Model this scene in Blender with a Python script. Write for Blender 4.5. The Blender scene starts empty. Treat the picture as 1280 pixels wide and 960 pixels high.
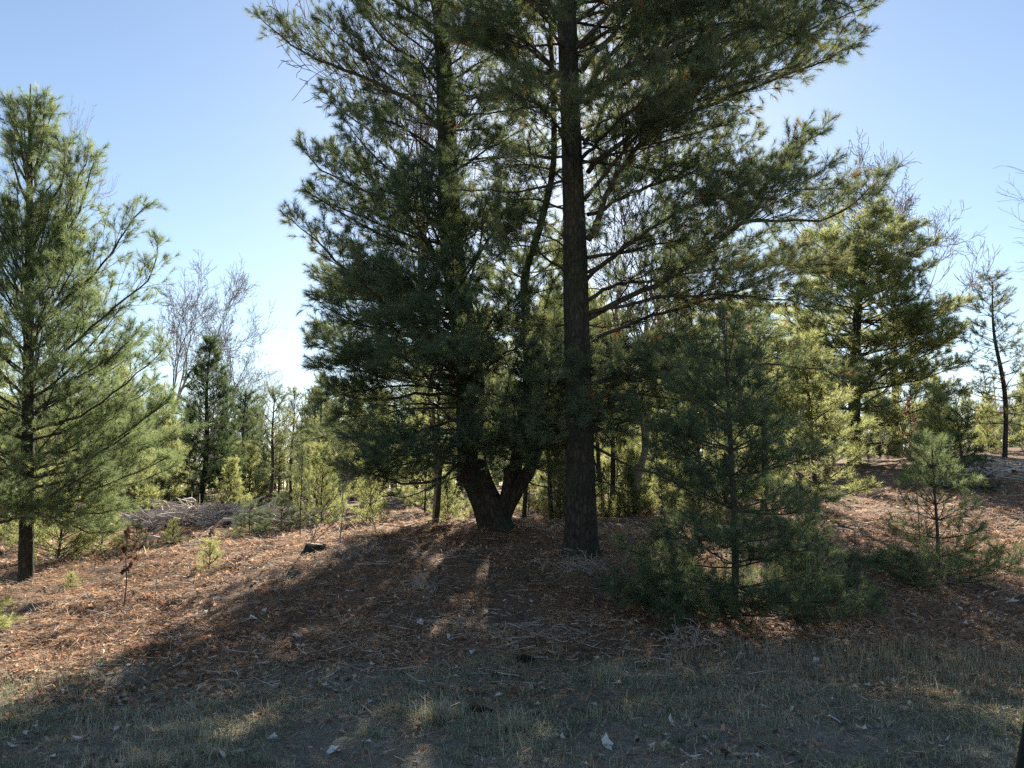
import bpy, math, random
import numpy as np

R = math.radians
PI = math.pi
rng = np.random.default_rng(7)
random.seed(7)
scene = bpy.context.scene
COL = scene.collection

# ------------------------------------------------------------------ camera
F = 985.0
PITCH = R(8.1)
CAM = np.array([0.0, 0.0, 1.5])
SUN_EL, SUN_AZ = R(27.5), R(4.2)          # azimuth clockwise from +Y


def at(px, py, Y):
    """World point that lies Y metres ahead, seen at pixel (px, py) of the 1280x960 photograph."""
    dx, dy = (px - 640) / F, (480 - py) / F
    d = np.array([dx, math.cos(PITCH) - dy * math.sin(PITCH), math.sin(PITCH) + dy * math.cos(PITCH)])
    return CAM + d * (Y / d[1])


# ------------------------------------------------------------------ terrain
_ctl = []
for p in [(0, 960, 4.6), (640, 960, 4.6), (1280, 960, 4.6), (0, 852, 6.8), (300, 845, 7.0), (640, 840, 7.1), (1280, 836, 7.2),
          (915, 775, 8.6), (725, 706, 11), (620, 670, 13), (30, 725, 12), (240, 646, 22), (250, 634, 30), (1068, 614, 24),
          (1172, 722, 10.2), (1280, 566, 31), (1280, 705, 12), (420, 690, 11.6), (190, 745, 10.2), (450, 657, 17), (850, 632, 19),
          (700, 645, 19), (1280, 600, 21), (0, 640, 24), (-300, 660, 20), (1600, 620, 20), (0, 612, 60), (640, 606, 60),
          (1280, 560, 55), (1000, 640, 17)]:
    _ctl.append(at(*p))
for x, y, z in [(-12, -12, 0), (12, -12, 0), (0, 0, 0), (-9, 2, 0), (9, 2, 0), (-60, 90, 2), (60, 90, 6), (0, 110, 3), (-50, 0, 0), (50, 0, 0.5)]:
    _ctl.append(np.array([x, y, z], float))
_ctl = np.array(_ctl)


def _tps(r2):
    return np.where(r2 > 1e-9, 0.5 * r2 * np.log(np.maximum(r2, 1e-9)), 0.0)


_n = len(_ctl)
_A = np.zeros((_n + 3, _n + 3))
_d2 = ((_ctl[:, None, :2] - _ctl[None, :, :2]) ** 2).sum(-1)
_A[:_n, :_n] = _tps(_d2) + np.eye(_n) * 0.6
_A[:_n, _n] = 1
_A[:_n, _n + 1:] = _ctl[:, :2]
_A[_n, :_n] = 1
_A[_n + 1:, :_n] = _ctl[:, :2].T
_w = np.linalg.solve(_A, np.concatenate([_ctl[:, 2], np.zeros(3)]))


def _hash(ix, iy, s):
    h = np.sin(ix * 127.1 + iy * 311.7 + s * 74.7) * 43758.5453
    return h - np.floor(h)


def vnoise(x, y, s=0):
    ix, iy = np.floor(x), np.floor(y)
    fx, fy = x - ix, y - iy
    fx, fy = fx * fx * (3 - 2 * fx), fy * fy * (3 - 2 * fy)
    a, b = _hash(ix, iy, s), _hash(ix + 1, iy, s)
    c, d = _hash(ix, iy + 1, s), _hash(ix + 1, iy + 1, s)
    return a + (b - a) * fx + (c - a) * fy + (a - b - c + d) * fx * fy


def fbm(x, y, s=0, o=4):
    t, a = 0, 0.5
    for k in range(o):
        t = t + a * vnoise(x * 2 ** k, y * 2 ** k, s + k)
        a *= 0.5
    return t


def gz(x, y):
    x, y = np.atleast_1d(np.asarray(x, float)), np.atleast_1d(np.asarray(y, float))
    out = np.empty(x.shape)
    xf, yf = x.ravel(), y.ravel()
    res = np.empty(xf.shape)
    for k in range(0, len(xf), 20000):
        xs, ys = xf[k:k + 20000], yf[k:k + 20000]
        r2 = (xs[:, None] - _ctl[None, :, 0]) ** 2 + (ys[:, None] - _ctl[None, :, 1]) ** 2
        res[k:k + 20000] = _tps(r2) @ _w[:_n] + _w[_n] + xs * _w[_n + 1] + ys * _w[_n + 2]
    r = np.hypot(xf, yf - 20)
    t = np.clip((r - 45) / 50, 0, 1)
    res = np.clip(res, -1.0, 7) * (1 - t) + t * (2.5 + 2.0 * np.clip(xf / 60, -0.6, 1.5))
    res = res + (fbm(xf * 0.9, yf * 0.9, 3) - 0.47) * 0.16 + (fbm(xf * 4.0, yf * 4.0, 9) - 0.47) * 0.12
    for tx, ty, th_, tr in ((0.95, 11.0, .13, .62), (-0.25, 13.0, .12, .7)):
        res = res + th_ * np.exp(-((xf - tx) ** 2 + (yf - ty) ** 2) / tr ** 2)
    out = res.reshape(x.shape)
    return out


def gz1(x, y):
    return float(gz(x, y)[0])


def gpt(px, Y):
    """Ground point Y metres ahead in pixel column px."""
    z = 0.5
    for _ in range(4):
        dep = Y * math.cos(PITCH) + (z - CAM[2]) * math.sin(PITCH)
        X = (px - 640) / F * dep
        z = gz1(X, Y)
    return np.array([X, Y, z])


# ------------------------------------------------------------------ mesh helpers
class MB:
    """Collects triangles, quads, tubes; becomes ONE mesh object."""

    def __init__(s):
        s.v, s.f, s.a, s.m, s.n = [], [], [], [], 0

    def add(s, V, Fc, a=0.5):
        V = np.asarray(V, np.float32)
        s.v.append(V)
        s.f.append(np.asarray(Fc, np.int64) + s.n)
        s.a.append(np.broadcast_to(np.asarray(a, np.float32), (len(V),)))
        s.n += len(V)

    def tube(s, P, rad, k=8, a=0.5, cap=True, rough=0.0):
        P = np.asarray(P, float)
        rad = np.asarray(rad, float)
        n = len(P)
        T = np.gradient(P, axis=0)
        T /= np.linalg.norm(T, axis=1)[:, None] + 1e-9
        ref = np.array([0.31, 0.87, 0.2]) if abs(T[0][2]) > 0.8 else np.array([0, 0.1, 1.0])
        U = np.cross(T, ref)
        U /= np.linalg.norm(U, axis=1)[:, None] + 1e-9
        Wv = np.cross(T, U)
        th = np.arange(k) * 2 * math.pi / k
        rr = rad if rad.ndim == 2 else rad[:, None] * np.ones(k)[None]
        rad = rad if rad.ndim == 1 else rad.mean(1)
        if rough:
            rr = rr * (1 + rough * (rng.random((n, k)) - 0.5) + 0.5 * rough * (rng.random((1, k)) - 0.5))
        V = P[:, None] + rr[..., None] * (np.cos(th)[None, :, None] * U[:, None] + np.sin(th)[None, :, None] * Wv[:, None])
        V = V.reshape(-1, 3)
        i = np.arange(n - 1)[:, None] * k
        j = np.arange(k)[None]
        j2 = (j + 1) % k
        q = np.stack([i + j, i + j2, i + k + j2, i + k + j], -1).reshape(-1, 4)
        s.add(V, q, a)
        if cap:
            tip = P[-1] + T[-1] * rad[-1] * 0.6
            s.add(np.vstack([V[-k:], tip]), np.stack([np.arange(k), (np.arange(k) + 1) % k, np.full(k, k)], -1), a)

    def sticks(s, P0, P1, r0, r1, a=0.5):
        """Many thin three-sided twigs at once."""
        if len(P0) == 0:
            return
        P0, P1 = np.asarray(P0, float), np.asarray(P1, float)
        r0, r1 = np.broadcast_to(r0, (len(P0),)), np.broadcast_to(r1, (len(P0),))
        T = P1 - P0
        T /= np.linalg.norm(T, axis=1)[:, None] + 1e-9
        ref = np.where(np.abs(T[:, 2:3]) > 0.8, np.array([[1.0, 0.1, 0]]), np.array([[0, 0.1, 1.0]]))
        U = np.cross(T, ref)
        U /= np.linalg.norm(U, axis=1)[:, None] + 1e-9
        Wv = np.cross(T, U)
        V = []
        for PP, rr in ((P0, r0), (P1, r1)):
            for t in (0, 2.094, 4.189):
                V.append(PP + rr[:, None] * (math.cos(t) * U + math.sin(t) * Wv))
        V = np.stack(V, 1).reshape(-1, 3)
        b = np.arange(len(P0))[:, None] * 6
        q = np.concatenate([b + np.array([[j, (j + 1) % 3, 3 + (j + 1) % 3, 3 + j]]) for j in range(3)])
        av = np.repeat(np.broadcast_to(np.asarray(a, np.float32), (len(P0),)), 6)
        s.add(V, q, av)

    def build(s, name, mat, parent=None, smooth=True):
        me = bpy.data.meshes.new(name)
        V = np.concatenate(s.v) if s.v else np.zeros((0, 3), np.float32)
        me.vertices.add(len(V))
        me.vertices.foreach_set("co", V.astype(np.float32).ravel())
        tot = np.concatenate([np.full(len(f), f.shape[1], np.int32) for f in s.f]) if s.f else np.zeros(0, np.int32)
        li = np.concatenate([f.ravel() for f in s.f]) if s.f else np.zeros(0, int)
        me.loops.add(len(li))
        me.loops.foreach_set("vertex_index", li.astype(np.int32))
        me.polygons.add(len(tot))
        st = np.concatenate([[0], np.cumsum(tot)[:-1]]).astype(np.int32) if len(tot) else tot
        me.polygons.foreach_set("loop_start", st)
        at_ = me.attributes.new("tone", 'FLOAT', 'POINT')
        if len(V):
            at_.data.foreach_set("value", np.concatenate(s.a).astype(np.float32))
        me.update(calc_edges=True)
        me.polygons.foreach_set("use_smooth", np.full(len(tot), smooth))
        for m_ in (mat if isinstance(mat, (list, tuple)) else [mat]):
            me.materials.append(m_)
        o = bpy.data.objects.new(name, me)
        COL.objects.link(o)
        if parent is not None:
            o.parent = parent
        return o


def tag(o, label=None, cat=None, group=None, kind=None):
    for k, v in (("label", label), ("category", cat), ("group", group), ("kind", kind)):
        if v:
            o[k] = v
    return o


def empty(name, loc, label, cat, group=None):
    o = bpy.data.objects.new(name, None)
    o.empty_display_size = 0.2
    o.location = [float(c) for c in loc]
    COL.objects.link(o)
    return tag(o, label, cat, group)


def copy_tree(o, parent=None):
    c = o.copy()
    COL.objects.link(c)
    c.parent = parent
    for ch in [x for x in o.children]:
        copy_tree(ch, c)
    return c


# ------------------------------------------------------------------ materials
def new_mat(name):
    m = bpy.data.materials.new(name)
    m.use_nodes = True
    nt = m.node_tree
    nt.nodes.clear()
    out = nt.nodes.new("ShaderNodeOutputMaterial")
    return m, nt, out


def ramp(nt, stops, src):
    r = nt.nodes.new("ShaderNodeValToRGB")
    e = r.color_ramp.elements
    e[0].position, e[0].color = stops[0][0], (*stops[0][1], 1)
    e[1].position, e[1].color = stops[-1][0], (*stops[-1][1], 1)
    for p, c in stops[1:-1]:
        x = e.new(p)
        x.color = (*c, 1)
    nt.links.new(src, r.inputs[0])
    return r


def attr(nt, name="tone"):
    a = nt.nodes.new("ShaderNodeAttribute")
    a.attribute_name = name
    return a


def needle_mat(name, stops, trans, mixf=0.45, rough=0.62, objvar=True):
    """Leaf-like: glossy-ish reflecting side plus light shining through."""
    m, nt, out = new_mat(name)
    a = attr(nt)
    src = a.outputs["Fac"]
    if objvar:
        oi = nt.nodes.new("ShaderNodeObjectInfo")
        mm = nt.nodes.new("ShaderNodeMath")
        mm.operation = 'MULTIPLY_ADD'
        nt.links.new(oi.outputs["Random"], mm.inputs[0])
        mm.inputs[1].default_value = 0.22
        mm.inputs[2].default_value = -0.11
        ad = nt.nodes.new("ShaderNodeMath")
        ad.operation = 'ADD'
        nt.links.new(src, ad.inputs[0])
        nt.links.new(mm.outputs[0], ad.inputs[1])
        src = ad.outputs[0]
    r1 = ramp(nt, stops, src)
    r2 = ramp(nt, trans, src)
    b = nt.nodes.new("ShaderNodeBsdfPrincipled")
    b.inputs["Roughness"].default_value = rough
    b.inputs["Specular IOR Level"].default_value = 0.10
    t = nt.nodes.new("ShaderNodeBsdfTranslucent")
    mx = nt.nodes.new("ShaderNodeMixShader")
    mx.inputs[0].default_value = mixf
    nt.links.new(r1.outputs[0], b.inputs["Base Color"])
    nt.links.new(r2.outputs[0], t.inputs["Color"])
    nt.links.new(b.outputs[0], mx.inputs[1])
    nt.links.new(t.outputs[0], mx.inputs[2])
    nt.links.new(mx.outputs[0], out.inputs[0])
    return m


def bark_mat(name, dark, light, sx=14.0, sz=3.0, bump=0.5, moss=None):
    m, nt, out = new_mat(name)
    tc = nt.nodes.new("ShaderNodeTexCoord")
    mp = nt.nodes.new("ShaderNodeMapping")
    mp.inputs["Scale"].default_value = (sx, sx, sz)
    nt.links.new(tc.outputs["Object"], mp.inputs[0])
    v = nt.nodes.new("ShaderNodeTexVoronoi")
    v.feature = 'DISTANCE_TO_EDGE'
    v.inputs["Scale"].default_value = 1.6
    n = nt.nodes.new("ShaderNodeTexNoise")
    n.inputs["Scale"].default_value = 1.3
    n.inputs["Detail"].default_value = 8
    n.inputs["Roughness"].default_value = 0.68
    nt.links.new(mp.outputs[0], n.inputs["Vector"])
    va = nt.nodes.new("ShaderNodeVectorMath")
    va.operation = 'MULTIPLY_ADD'
    nt.links.new(n.outputs["Color"], va.inputs[0])
    va.inputs[1].default_value = (0.9, 0.9, 0.9)
    nt.links.new(mp.outputs[0], va.inputs[2])
    nt.links.new(va.outputs[0], v.inputs["Vector"])
    mu = nt.nodes.new("ShaderNodeMath")
    mu.operation = 'MULTIPLY_ADD'
    nt.links.new(v.outputs["Distance"], mu.inputs[0])
    mu.inputs[1].default_value = 1.5
    nt.links.new(n.outputs["Fac"], mu.inputs[2])
    r = ramp(nt, [(0.35, dark), (0.7, tuple((np.array(dark) + np.array(light)) / 2)), (1.05 if False else 1.0, light)], mu.outputs[0])
    b = nt.nodes.new("ShaderNodeBsdfPrincipled")
    b.inputs["Roughness"].default_value = 0.93
    b.inputs["Specular IOR Level"].default_value = 0.15
    colr = r.outputs[0]
    if moss:
        n2 = nt.nodes.new("ShaderNodeTexNoise")
        n2.inputs["Scale"].default_value = 2.2
        n2.inputs["Detail"].default_value = 5
        nt.links.new(tc.outputs["Object"], n2.inputs["Vector"])
        rr = ramp(nt, [(0.42, (0, 0, 0)), (0.66, (0.65, 0.65, 0.65))], n2.outputs["Fac"])
        mx = nt.nodes.new("ShaderNodeMix")
        mx.data_type = 'RGBA'
        nt.links.new(rr.outputs[0], mx.inputs["Factor"])
        nt.links.new(colr, mx.inputs["A"])
        mx.inputs["B"].default_value = (*moss, 1)
        colr = mx.outputs["Result"]
    nt.links.new(colr, b.inputs["Base Color"])
    bp = nt.nodes.new("ShaderNodeBump")
    bp.inputs["Strength"].default_value = bump
    bp.inputs["Distance"].default_value = 0.03
    nt.links.new(mu.outputs[0], bp.inputs["Height"])
    nt.links.new(bp.outputs[0], b.inputs["Normal"])
    nt.links.new(b.outputs[0], out.inputs[0])
    return m


def tone_mat(name, stops, rough=0.85, trans=0.0, spec=0.2):
    m, nt, out = new_mat(name)
    a = attr(nt)
    r = ramp(nt, stops, a.outputs["Fac"])
    b = nt.nodes.new("ShaderNodeBsdfPrincipled")
    b.inputs["Roughness"].default_value = rough
    b.inputs["Specular IOR Level"].default_value = spec
    nt.links.new(r.outputs[0], b.inputs["Base Color"])
    if trans:
        t = nt.nodes.new("ShaderNodeBsdfTranslucent")
        nt.links.new(r.outputs[0], t.inputs["Color"])
        mx = nt.nodes.new("ShaderNodeMixShader")
        mx.inputs[0].default_value = trans
        nt.links.new(b.outputs[0], mx.inputs[1])
        nt.links.new(t.outputs[0], mx.inputs[2])
        nt.links.new(mx.outputs[0], out.inputs[0])
    else:
        nt.links.new(b.outputs[0], out.inputs[0])
    return m


# white pine: blue-green needles, yellow-green light through them
M_PINE = needle_mat("white_pine_needles", [(0.0, (0.07, 0.11, 0.078)), (0.5, (0.11, 0.155, 0.105)), (0.9, (0.14, 0.17, 0.10)), (1.0, (0.20, 0.12, 0.045))],
                    [(0.0, (0.10, 0.14, 0.06)), (0.5, (0.20, 0.24, 0.10)), (0.9, (0.32, 0.32, 0.13)), (1.0, (0.34, 0.2, 0.08))], 0.45)
M_BRIGHT = needle_mat("backlit_pine_needles", [(0.0, (0.05, 0.08, 0.036)), (0.5, (0.095, 0.13, 0.055)), (1.0, (0.17, 0.18, 0.08))],
                      [(0.0, (0.24, 0.28, 0.10)), (0.5, (0.46, 0.49, 0.19)), (1.0, (0.60, 0.58, 0.26))], 0.52)  # backlit glow painted in: a brighter, yellower copy of the pine needles
M_DARK = needle_mat("dark_conifer_needles", [(0.0, (0.03, 0.052, 0.032)), (0.5, (0.052, 0.085, 0.048)), (1.0, (0.10, 0.12, 0.06))],
                    [(0.0, (0.06, 0.10, 0.04)), (0.5, (0.13, 0.18, 0.07)), (1.0, (0.22, 0.25, 0.09))], 0.4)
M_MID = needle_mat("sunlit_pine_needles", [(0.0, (0.055, 0.09, 0.05)), (0.5, (0.10, 0.14, 0.075)), (1.0, (0.15, 0.175, 0.09))],
                   [(0.0, (0.13, 0.19, 0.08)), (0.5, (0.25, 0.32, 0.135)), (1.0, (0.40, 0.43, 0.19))], 0.48)  # sun glow put into the colour, midway between plain and backlit needles
M_BLUE = needle_mat("blue_green_pine_needles", [(0.0, (0.055, 0.085, 0.06)), (0.5, (0.088, 0.128, 0.085)), (1.0, (0.12, 0.155, 0.095))],
                    [(0.0, (0.08, 0.12, 0.055)), (0.5, (0.15, 0.20, 0.085)), (1.0, (0.26, 0.29, 0.12))], 0.42)
M_BARK = bark_mat("pine_bark", (0.018, 0.015, 0.013), (0.088, 0.073, 0.06), 12, 4.2, 1.0, moss=(0.035, 0.052, 0.034))
M_BARK_FORK = bark_mat("dark_fissured_bark", (0.012, 0.010, 0.009), (0.085, 0.066, 0.055), 10, 3.8, 1.0, moss=(0.03, 0.042, 0.028))
M_BRANCH = bark_mat("branch_bark", (0.02, 0.017, 0.014), (0.10, 0.082, 0.062), 30, 12, 0.3)
M_GREY = bark_mat("grey_twig_bark", (0.12, 0.105, 0.095), (0.33, 0.29, 0.26), 18, 5, 0.3)
M_GRASS = tone_mat("short_grass", [(0.0, (0.13, 0.155, 0.085)), (0.38, (0.24, 0.275, 0.165)), (0.62, (0.39, 0.36, 0.26)), (1.0, (0.60, 0.53, 0.40))], 0.7, 0.3)
M_STRAW = tone_mat("dead_straw", [(0.0, (0.15, 0.115, 0.07)), (0.5, (0.34, 0.28, 0.19)), (1.0, (0.55, 0.48, 0.36))], 0.8, 0.3)
M_LITTER = tone_mat("fallen_needles_and_leaves", [(0.0, (0.06, 0.038, 0.028)), (0.25, (0.25, 0.13, 0.075)), (0.55, (0.52, 0.315, 0.188)), (0.85, (0.64, 0.51, 0.37)), (1.0, (0.62, 0.55, 0.46))], 0.8, 0.45)
M_LEAF = tone_mat("brown_oak_leaf", [(0.0, (0.07, 0.038, 0.026)), (0.5, (0.15, 0.08, 0.05)), (1.0, (0.25, 0.15, 0.095))], 0.7, 0.3)
M_PALELEAF = tone_mat("bleached_leaf", [(0.0, (0.30, 0.25, 0.20)), (0.5, (0.52, 0.47, 0.42)), (1.0, (0.74, 0.72, 0.69))], 0.7, 0.2)
M_STICK = tone_mat("weathered_stick", [(0.0, (0.08, 0.06, 0.05)), (0.5, (0.36, 0.31, 0.27)), (1.0, (0.62, 0.57, 0.52))], 0.9)
M_CONE = tone_mat("pine_cone_scales", [(0.0, (0.02, 0.015, 0.012)), (1.0, (0.10, 0.07, 0.05))], 0.8)
M_CORNER = tone_mat("corner_shape_black", [(0.0, (0.004, 0.004, 0.005)), (1.0, (0.012, 0.012, 0.013))], 0.6)  # plain black for the made-up shape in the corner


def ground_mat():
    m, nt, out = new_mat("forest_floor")
    tc = nt.nodes.new("ShaderNodeTexCoord")

    def noise(sc, det=8, rough=0.65, vec=None):
        n = nt.nodes.new("ShaderNodeTexNoise")
        n.inputs["Scale"].default_value = sc
        n.inputs["Detail"].default_value = det
        n.inputs["Roughness"].default_value = rough
        nt.links.new(vec or tc.outputs["Object"], n.inputs["Vector"])
        return n
    n1 = noise(22, 9, 0.75)
    litter = ramp(nt, [(0.28, (0.04, 0.025, 0.018)), (0.42, (0.13, 0.08, 0.052)), (0.55, (0.27, 0.165, 0.105)), (0.68, (0.38, 0.27, 0.18)), (0.8, (0.46, 0.37, 0.27))], n1.outputs["Fac"])
    nb = noise(1.1, 5)
    grey = ramp(nt, [(0.25, (0.035, 0.028, 0.023)), (0.5, (0.11, 0.085, 0.066)), (0.75, (0.26, 0.21, 0.17))], n1.outputs["Fac"])
    nbr = ramp(nt, [(0.42, (0, 0, 0)), (0.62, (0.75, 0.75, 0.75))], nb.outputs["Fac"])
    mx = nt.nodes.new("ShaderNodeMix")
    mx.data_type = 'RGBA'
    nt.links.new(nbr.outputs[0], mx.inputs["Factor"])
    nt.links.new(litter.outputs[0], mx.inputs["A"])
    nt.links.new(grey.outputs[0], mx.inputs["B"])
    soil = ramp(nt, [(0.25, (0.08, 0.07, 0.052)), (0.45, (0.205, 0.195, 0.15)), (0.6, (0.31, 0.28, 0.22)), (0.8, (0.45, 0.38, 0.30))], n1.outputs["Fac"])
    a = attr(nt, "tone")
    mx2 = nt.nodes.new("ShaderNodeMix")
    mx2.data_type = 'RGBA'
    nt.links.new(a.outputs["Fac"], mx2.inputs["Factor"])
    nt.links.new(mx.outputs["Result"], mx2.inputs["A"])
    nt.links.new(soil.outputs[0], mx2.inputs["B"])
    b = nt.nodes.new("ShaderNodeBsdfPrincipled")
    b.inputs["Roughness"].default_value = 0.95
    b.inputs["Specular IOR Level"].default_value = 0.1
    nt.links.new(mx2.outputs["Result"], b.inputs["Base Color"])
    bp = nt.nodes.new("ShaderNodeBump")
    bp.inputs["Strength"].default_value = 0.9
    bp.inputs["Distance"].default_value = 0.05
    nt.links.new(n1.outputs["Fac"], bp.inputs["Height"])
    nt.links.new(bp.outputs[0], b.inputs["Normal"])
    nt.links.new(b.outputs[0], out.inputs[0])
    return m


def grassiness(x, y):
    """1 on the grass verge near the camera, 0 on the needle floor."""
    edge = 7.25 + 0.05 * x + (fbm(x * 0.8, x * 0 + 1.5, 21) - 0.47) * 1.2 + (fbm(x * 3, y * 3, 22) - 0.47) * 1.1
    return np.clip((edge - y) / 0.7 + 0.5, 0, 1)


# ------------------------------------------------------------------ ground sheet
def axis(segs):
    out = [segs[0][0]]
    for a, b, st in segs:
        n = max(1, int(round((b - a) / st)))
        out += list(a + (b - a) * (np.arange(1, n + 1) / n))
    return np.array(out)


gx = axis([(-420, -100, 20), (-100, -30, 3), (-30, -10, 0.5), (-10, 10, 0.09), (10, 30, 0.5), (30, 100, 3), (100, 420, 20)])
gy = axis([(-60, -10, 5), (-10, 3.5, 0.5), (3.5, 14, 0.075), (14, 26, 0.2), (26, 60, 1.0), (60, 420, 18)])
GX, GY = np.meshgrid(gx, gy)
GZ = gz(GX, GY)
nx, ny = len(gx), len(gy)
mb = MB()
ii = (np.arange(ny - 1)[:, None] * nx + np.arange(nx - 1)[None]).ravel()
mb.add(np.stack([GX.ravel(), GY.ravel(), GZ.ravel()], -1), np.stack([ii, ii + 1, ii + nx + 1, ii + nx], -1), grassiness(GX.ravel(), GY.ravel()))
tag(mb.build("ground", ground_mat()), kind="structure")


# ------------------------------------------------------------------ pine building
def norm(v):
    return v / (np.linalg.norm(v) + 1e-9)


def smooth_path(P, n):
    P = np.asarray(P, float)
    if len(P) < 3:
        t = np.linspace(0, 1, n)[:, None]
        return P[0] * (1 - t) + P[-1] * t
    d = np.concatenate([[0], np.cumsum(np.linalg.norm(np.diff(P, axis=0), axis=1))])
    Q = np.vstack([2 * P[0] - P[1], P, 2 * P[-1] - P[-2]])
    out = []
    for s in np.linspace(0, d[-1], n):
        i = min(np.searchsorted(d, s, side='right') - 1, len(P) - 2)
        t = (s - d[i]) / (d[i + 1] - d[i] + 1e-9)
        p0, p1, p2, p3 = Q[i], Q[i + 1], Q[i + 2], Q[i + 3]
        out.append(0.5 * ((2 * p1) + (p2 - p0) * t + (2 * p0 - 5 * p1 + 4 * p2 - p3) * t * t + (3 * p1 - p0 - 3 * p2 + p3) * t ** 3))
    return np.array(out)


def auto_path(start, az, el, L, up, wig=0.06):
    n = max(5, int(L / 0.22))
    P = [np.array(start, float)]
    a, e = az, el
    for i in range(n):
        s = (i + 1) / n
        a += rng.normal(0, wig)
        ee = e + up * s + rng.normal(0, wig * 0.8)
        P.append(P[-1] + L / n * np.array([math.cos(ee) * math.sin(a), math.cos(ee) * math.cos(a), math.sin(ee)]))
    return np.array(P)


class Tree:
    """Gathers shoots (needle-bearing twig ends) and branch meshes for one tree."""

    def __init__(s, **kw):
        s.pos, s.dir, s.len, s.sc, s.tone, s.branches = [], [], [], [], [], []
        s.p = dict(leaf=0.35, lat=0.15, latk=0.42, sub=0.13, shoot=0.12, up=0.28, twig=0.0032, bare=0.35, dens=1.5, lmax=1.5)
        s.p.update(kw)

    def shoot(s, p, d, l, sc=1.0, tone=0.5):
        s.pos.append(p)
        s.dir.append(d)
        s.len.append(l)
        s.sc.append(sc)
        s.tone.append(tone)

    def limb(s, P, r0, r1=0.006, **kw):
        """A limb along P with side twigs, needles on its outer part."""
        q = dict(s.p)
        q.update(kw)
        P = np.asarray(P, float)
        m = MB()
        n = len(P)
        t = np.linspace(0, 1, n)
        rad = r1 + (r0 - r1) * (1 - t) ** 0.9
        m.tube(P, rad, 7 if r0 > 0.025 else 5, 0.5)
        seg = np.linalg.norm(np.diff(P, axis=0), axis=1)
        d = np.concatenate([[0], np.cumsum(seg)])
        L = d[-1]
        A0, A1, RA = [], [], []
        btone = np.clip(rng.normal(0.45, 0.13), 0.1, 0.85)
        sp = q['lat']
        side = 1
        dist = sp * 0.5 + 0.08 * L
        while dist < L - 0.02:
            u = dist / L
            i = min(np.searchsorted(d, dist, side='right') - 1, n - 2)
            f = (dist - d[i]) / (seg[i] + 1e-9)
            p = P[i] * (1 - f) + P[i + 1] * f
            T = norm(P[i + 1] - P[i])
            S = norm(np.cross(T, np.array([0, 0, 1.0])))
            leafy = u > q['leaf'] * rng.uniform(0.75, 1.2)
            side = -side
            dist += sp * rng.uniform(0.55, 1.45)
            if not leafy and rng.random() > q['bare']:
                continue
            ll = (q['latk'] * L * (1 - u) * 0.9 + 0.16) * rng.uniform(0.6, 1.15)
            ll = min(ll, q['lmax'])
            if not leafy:
                ll *= 0.6
            dv = norm(T * rng.uniform(0.55, 1.0) + S * side * rng.uniform(0.45, 1.0) + np.array([0, 0, q['up'] * rng.uniform(-0.5, 1.6)]))
            k = max(2, int(ll / q['sub']))
            cur = p.copy()
            rr = max(q['twig'], rad[i] * 0.45) if ll > 0.4 else q['twig']
            for j in range(k):
                dv = norm(dv + np.array([0, 0, 0.10 * q['up'] * 2]) + rng.normal(0, 0.10, 3))
                nx_ = cur + dv * (ll / k)
                A0.append(cur)
                A1.append(nx_)
                RA.append(rr * (1 - 0.75 * j / k))
                if leafy and j >= (1 if ll > 0.45 else 0):
                    tn = btone + rng.normal(0, 0.12)
                    ns = int(q['dens'] + rng.random())
                    for _ in range(ns):
                        sd = norm(dv * 0.75 + rng.normal(0, 0.55, 3) + np.array([0, 0, 0.30]))
                        sl = q['sub'] * rng.uniform(0.5, 2.0)
                        A0.append(nx_)
                        A1.append(nx_ + sd * sl)
                        RA.append(q['twig'] * 0.75)
                        s.shoot(nx_ + sd * sl * 0.75, sd, q['shoot'] * rng.uniform(0.7, 1.2), 1.0, tn)
                elif not leafy and rng.random() < 0.5:
                    sd = norm(dv * 0.6 + rng.normal(0, 0.6, 3))
                    A0.append(nx_)
                    A1.append(nx_ + sd * rng.uniform(0.08, 0.3))
                    RA.append(q['twig'] * 0.7)
                cur = nx_
            if leafy:
                s.shoot(cur, norm(dv + np.array([0, 0, 0.25])), q['shoot'] * rng.uniform(0.9, 1.5), 1.05, btone + rng.normal(0, 0.12))
        if q['leaf'] < 1:
            T = norm(P[-1] - P[-2])
            for _ in range(3):
                s.shoot(P[-1], norm(T + rng.normal(0, 0.3, 3)), q['shoot'] * 1.3, 1.1, btone)
        RA = np.array(RA) if RA else np.zeros(0)
        m.sticks(A0, A1, RA, RA * 0.6)
        s.branches.append(m)

    def needles(s, per, nl, w, spread=(18, 68)):
        S = len(s.pos)
        m = MB()
        if S == 0:
            return m
        pos, dr = np.array(s.pos), np.array(s.dir)
        ln, sc, tn = np.array(s.len), np.array(s.sc), np.array(s.tone)
        r = rng
        t = r.random((S, per))
        base = pos[:, None] + dr[:, None] * (ln[:, None] * (t - 0.35))[..., None]
        ref = np.where(np.abs(dr[:, 2:3]) > 0.8, np.array([[1.0, 0, 0]]), np.array([[0, 0, 1.0]]))
        U = np.cross(dr, ref)
        U /= np.linalg.norm(U, axis=1)[:, None]
        Wv = np.cross(dr, U)
        ph = r.random((S, per)) * 2 * math.pi
        al = np.radians(spread[0] + (spread[1] - spread[0]) * r.random((S, per)) ** 0.8 * (1.15 - 0.5 * t))
        nd = dr[:, None] * np.cos(al)[..., None] + np.sin(al)[..., None] * (np.cos(ph)[..., None] * U[:, None] + np.sin(ph)[..., None] * Wv[:, None])
        nd[..., 2] -= 0.07
        wd = np.cross(nd, r.normal(size=(S, per, 3)))
        wd /= np.linalg.norm(wd, axis=-1)[..., None] + 1e-9
        L = nl * sc[:, None] * r.uniform(0.75, 1.15, (S, per))
        tip = base + nd * L[..., None]
        hw = 0.5 * w
        V = np.stack([base - wd * hw, base + wd * hw, tip], 2).reshape(-1, 3)
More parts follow.
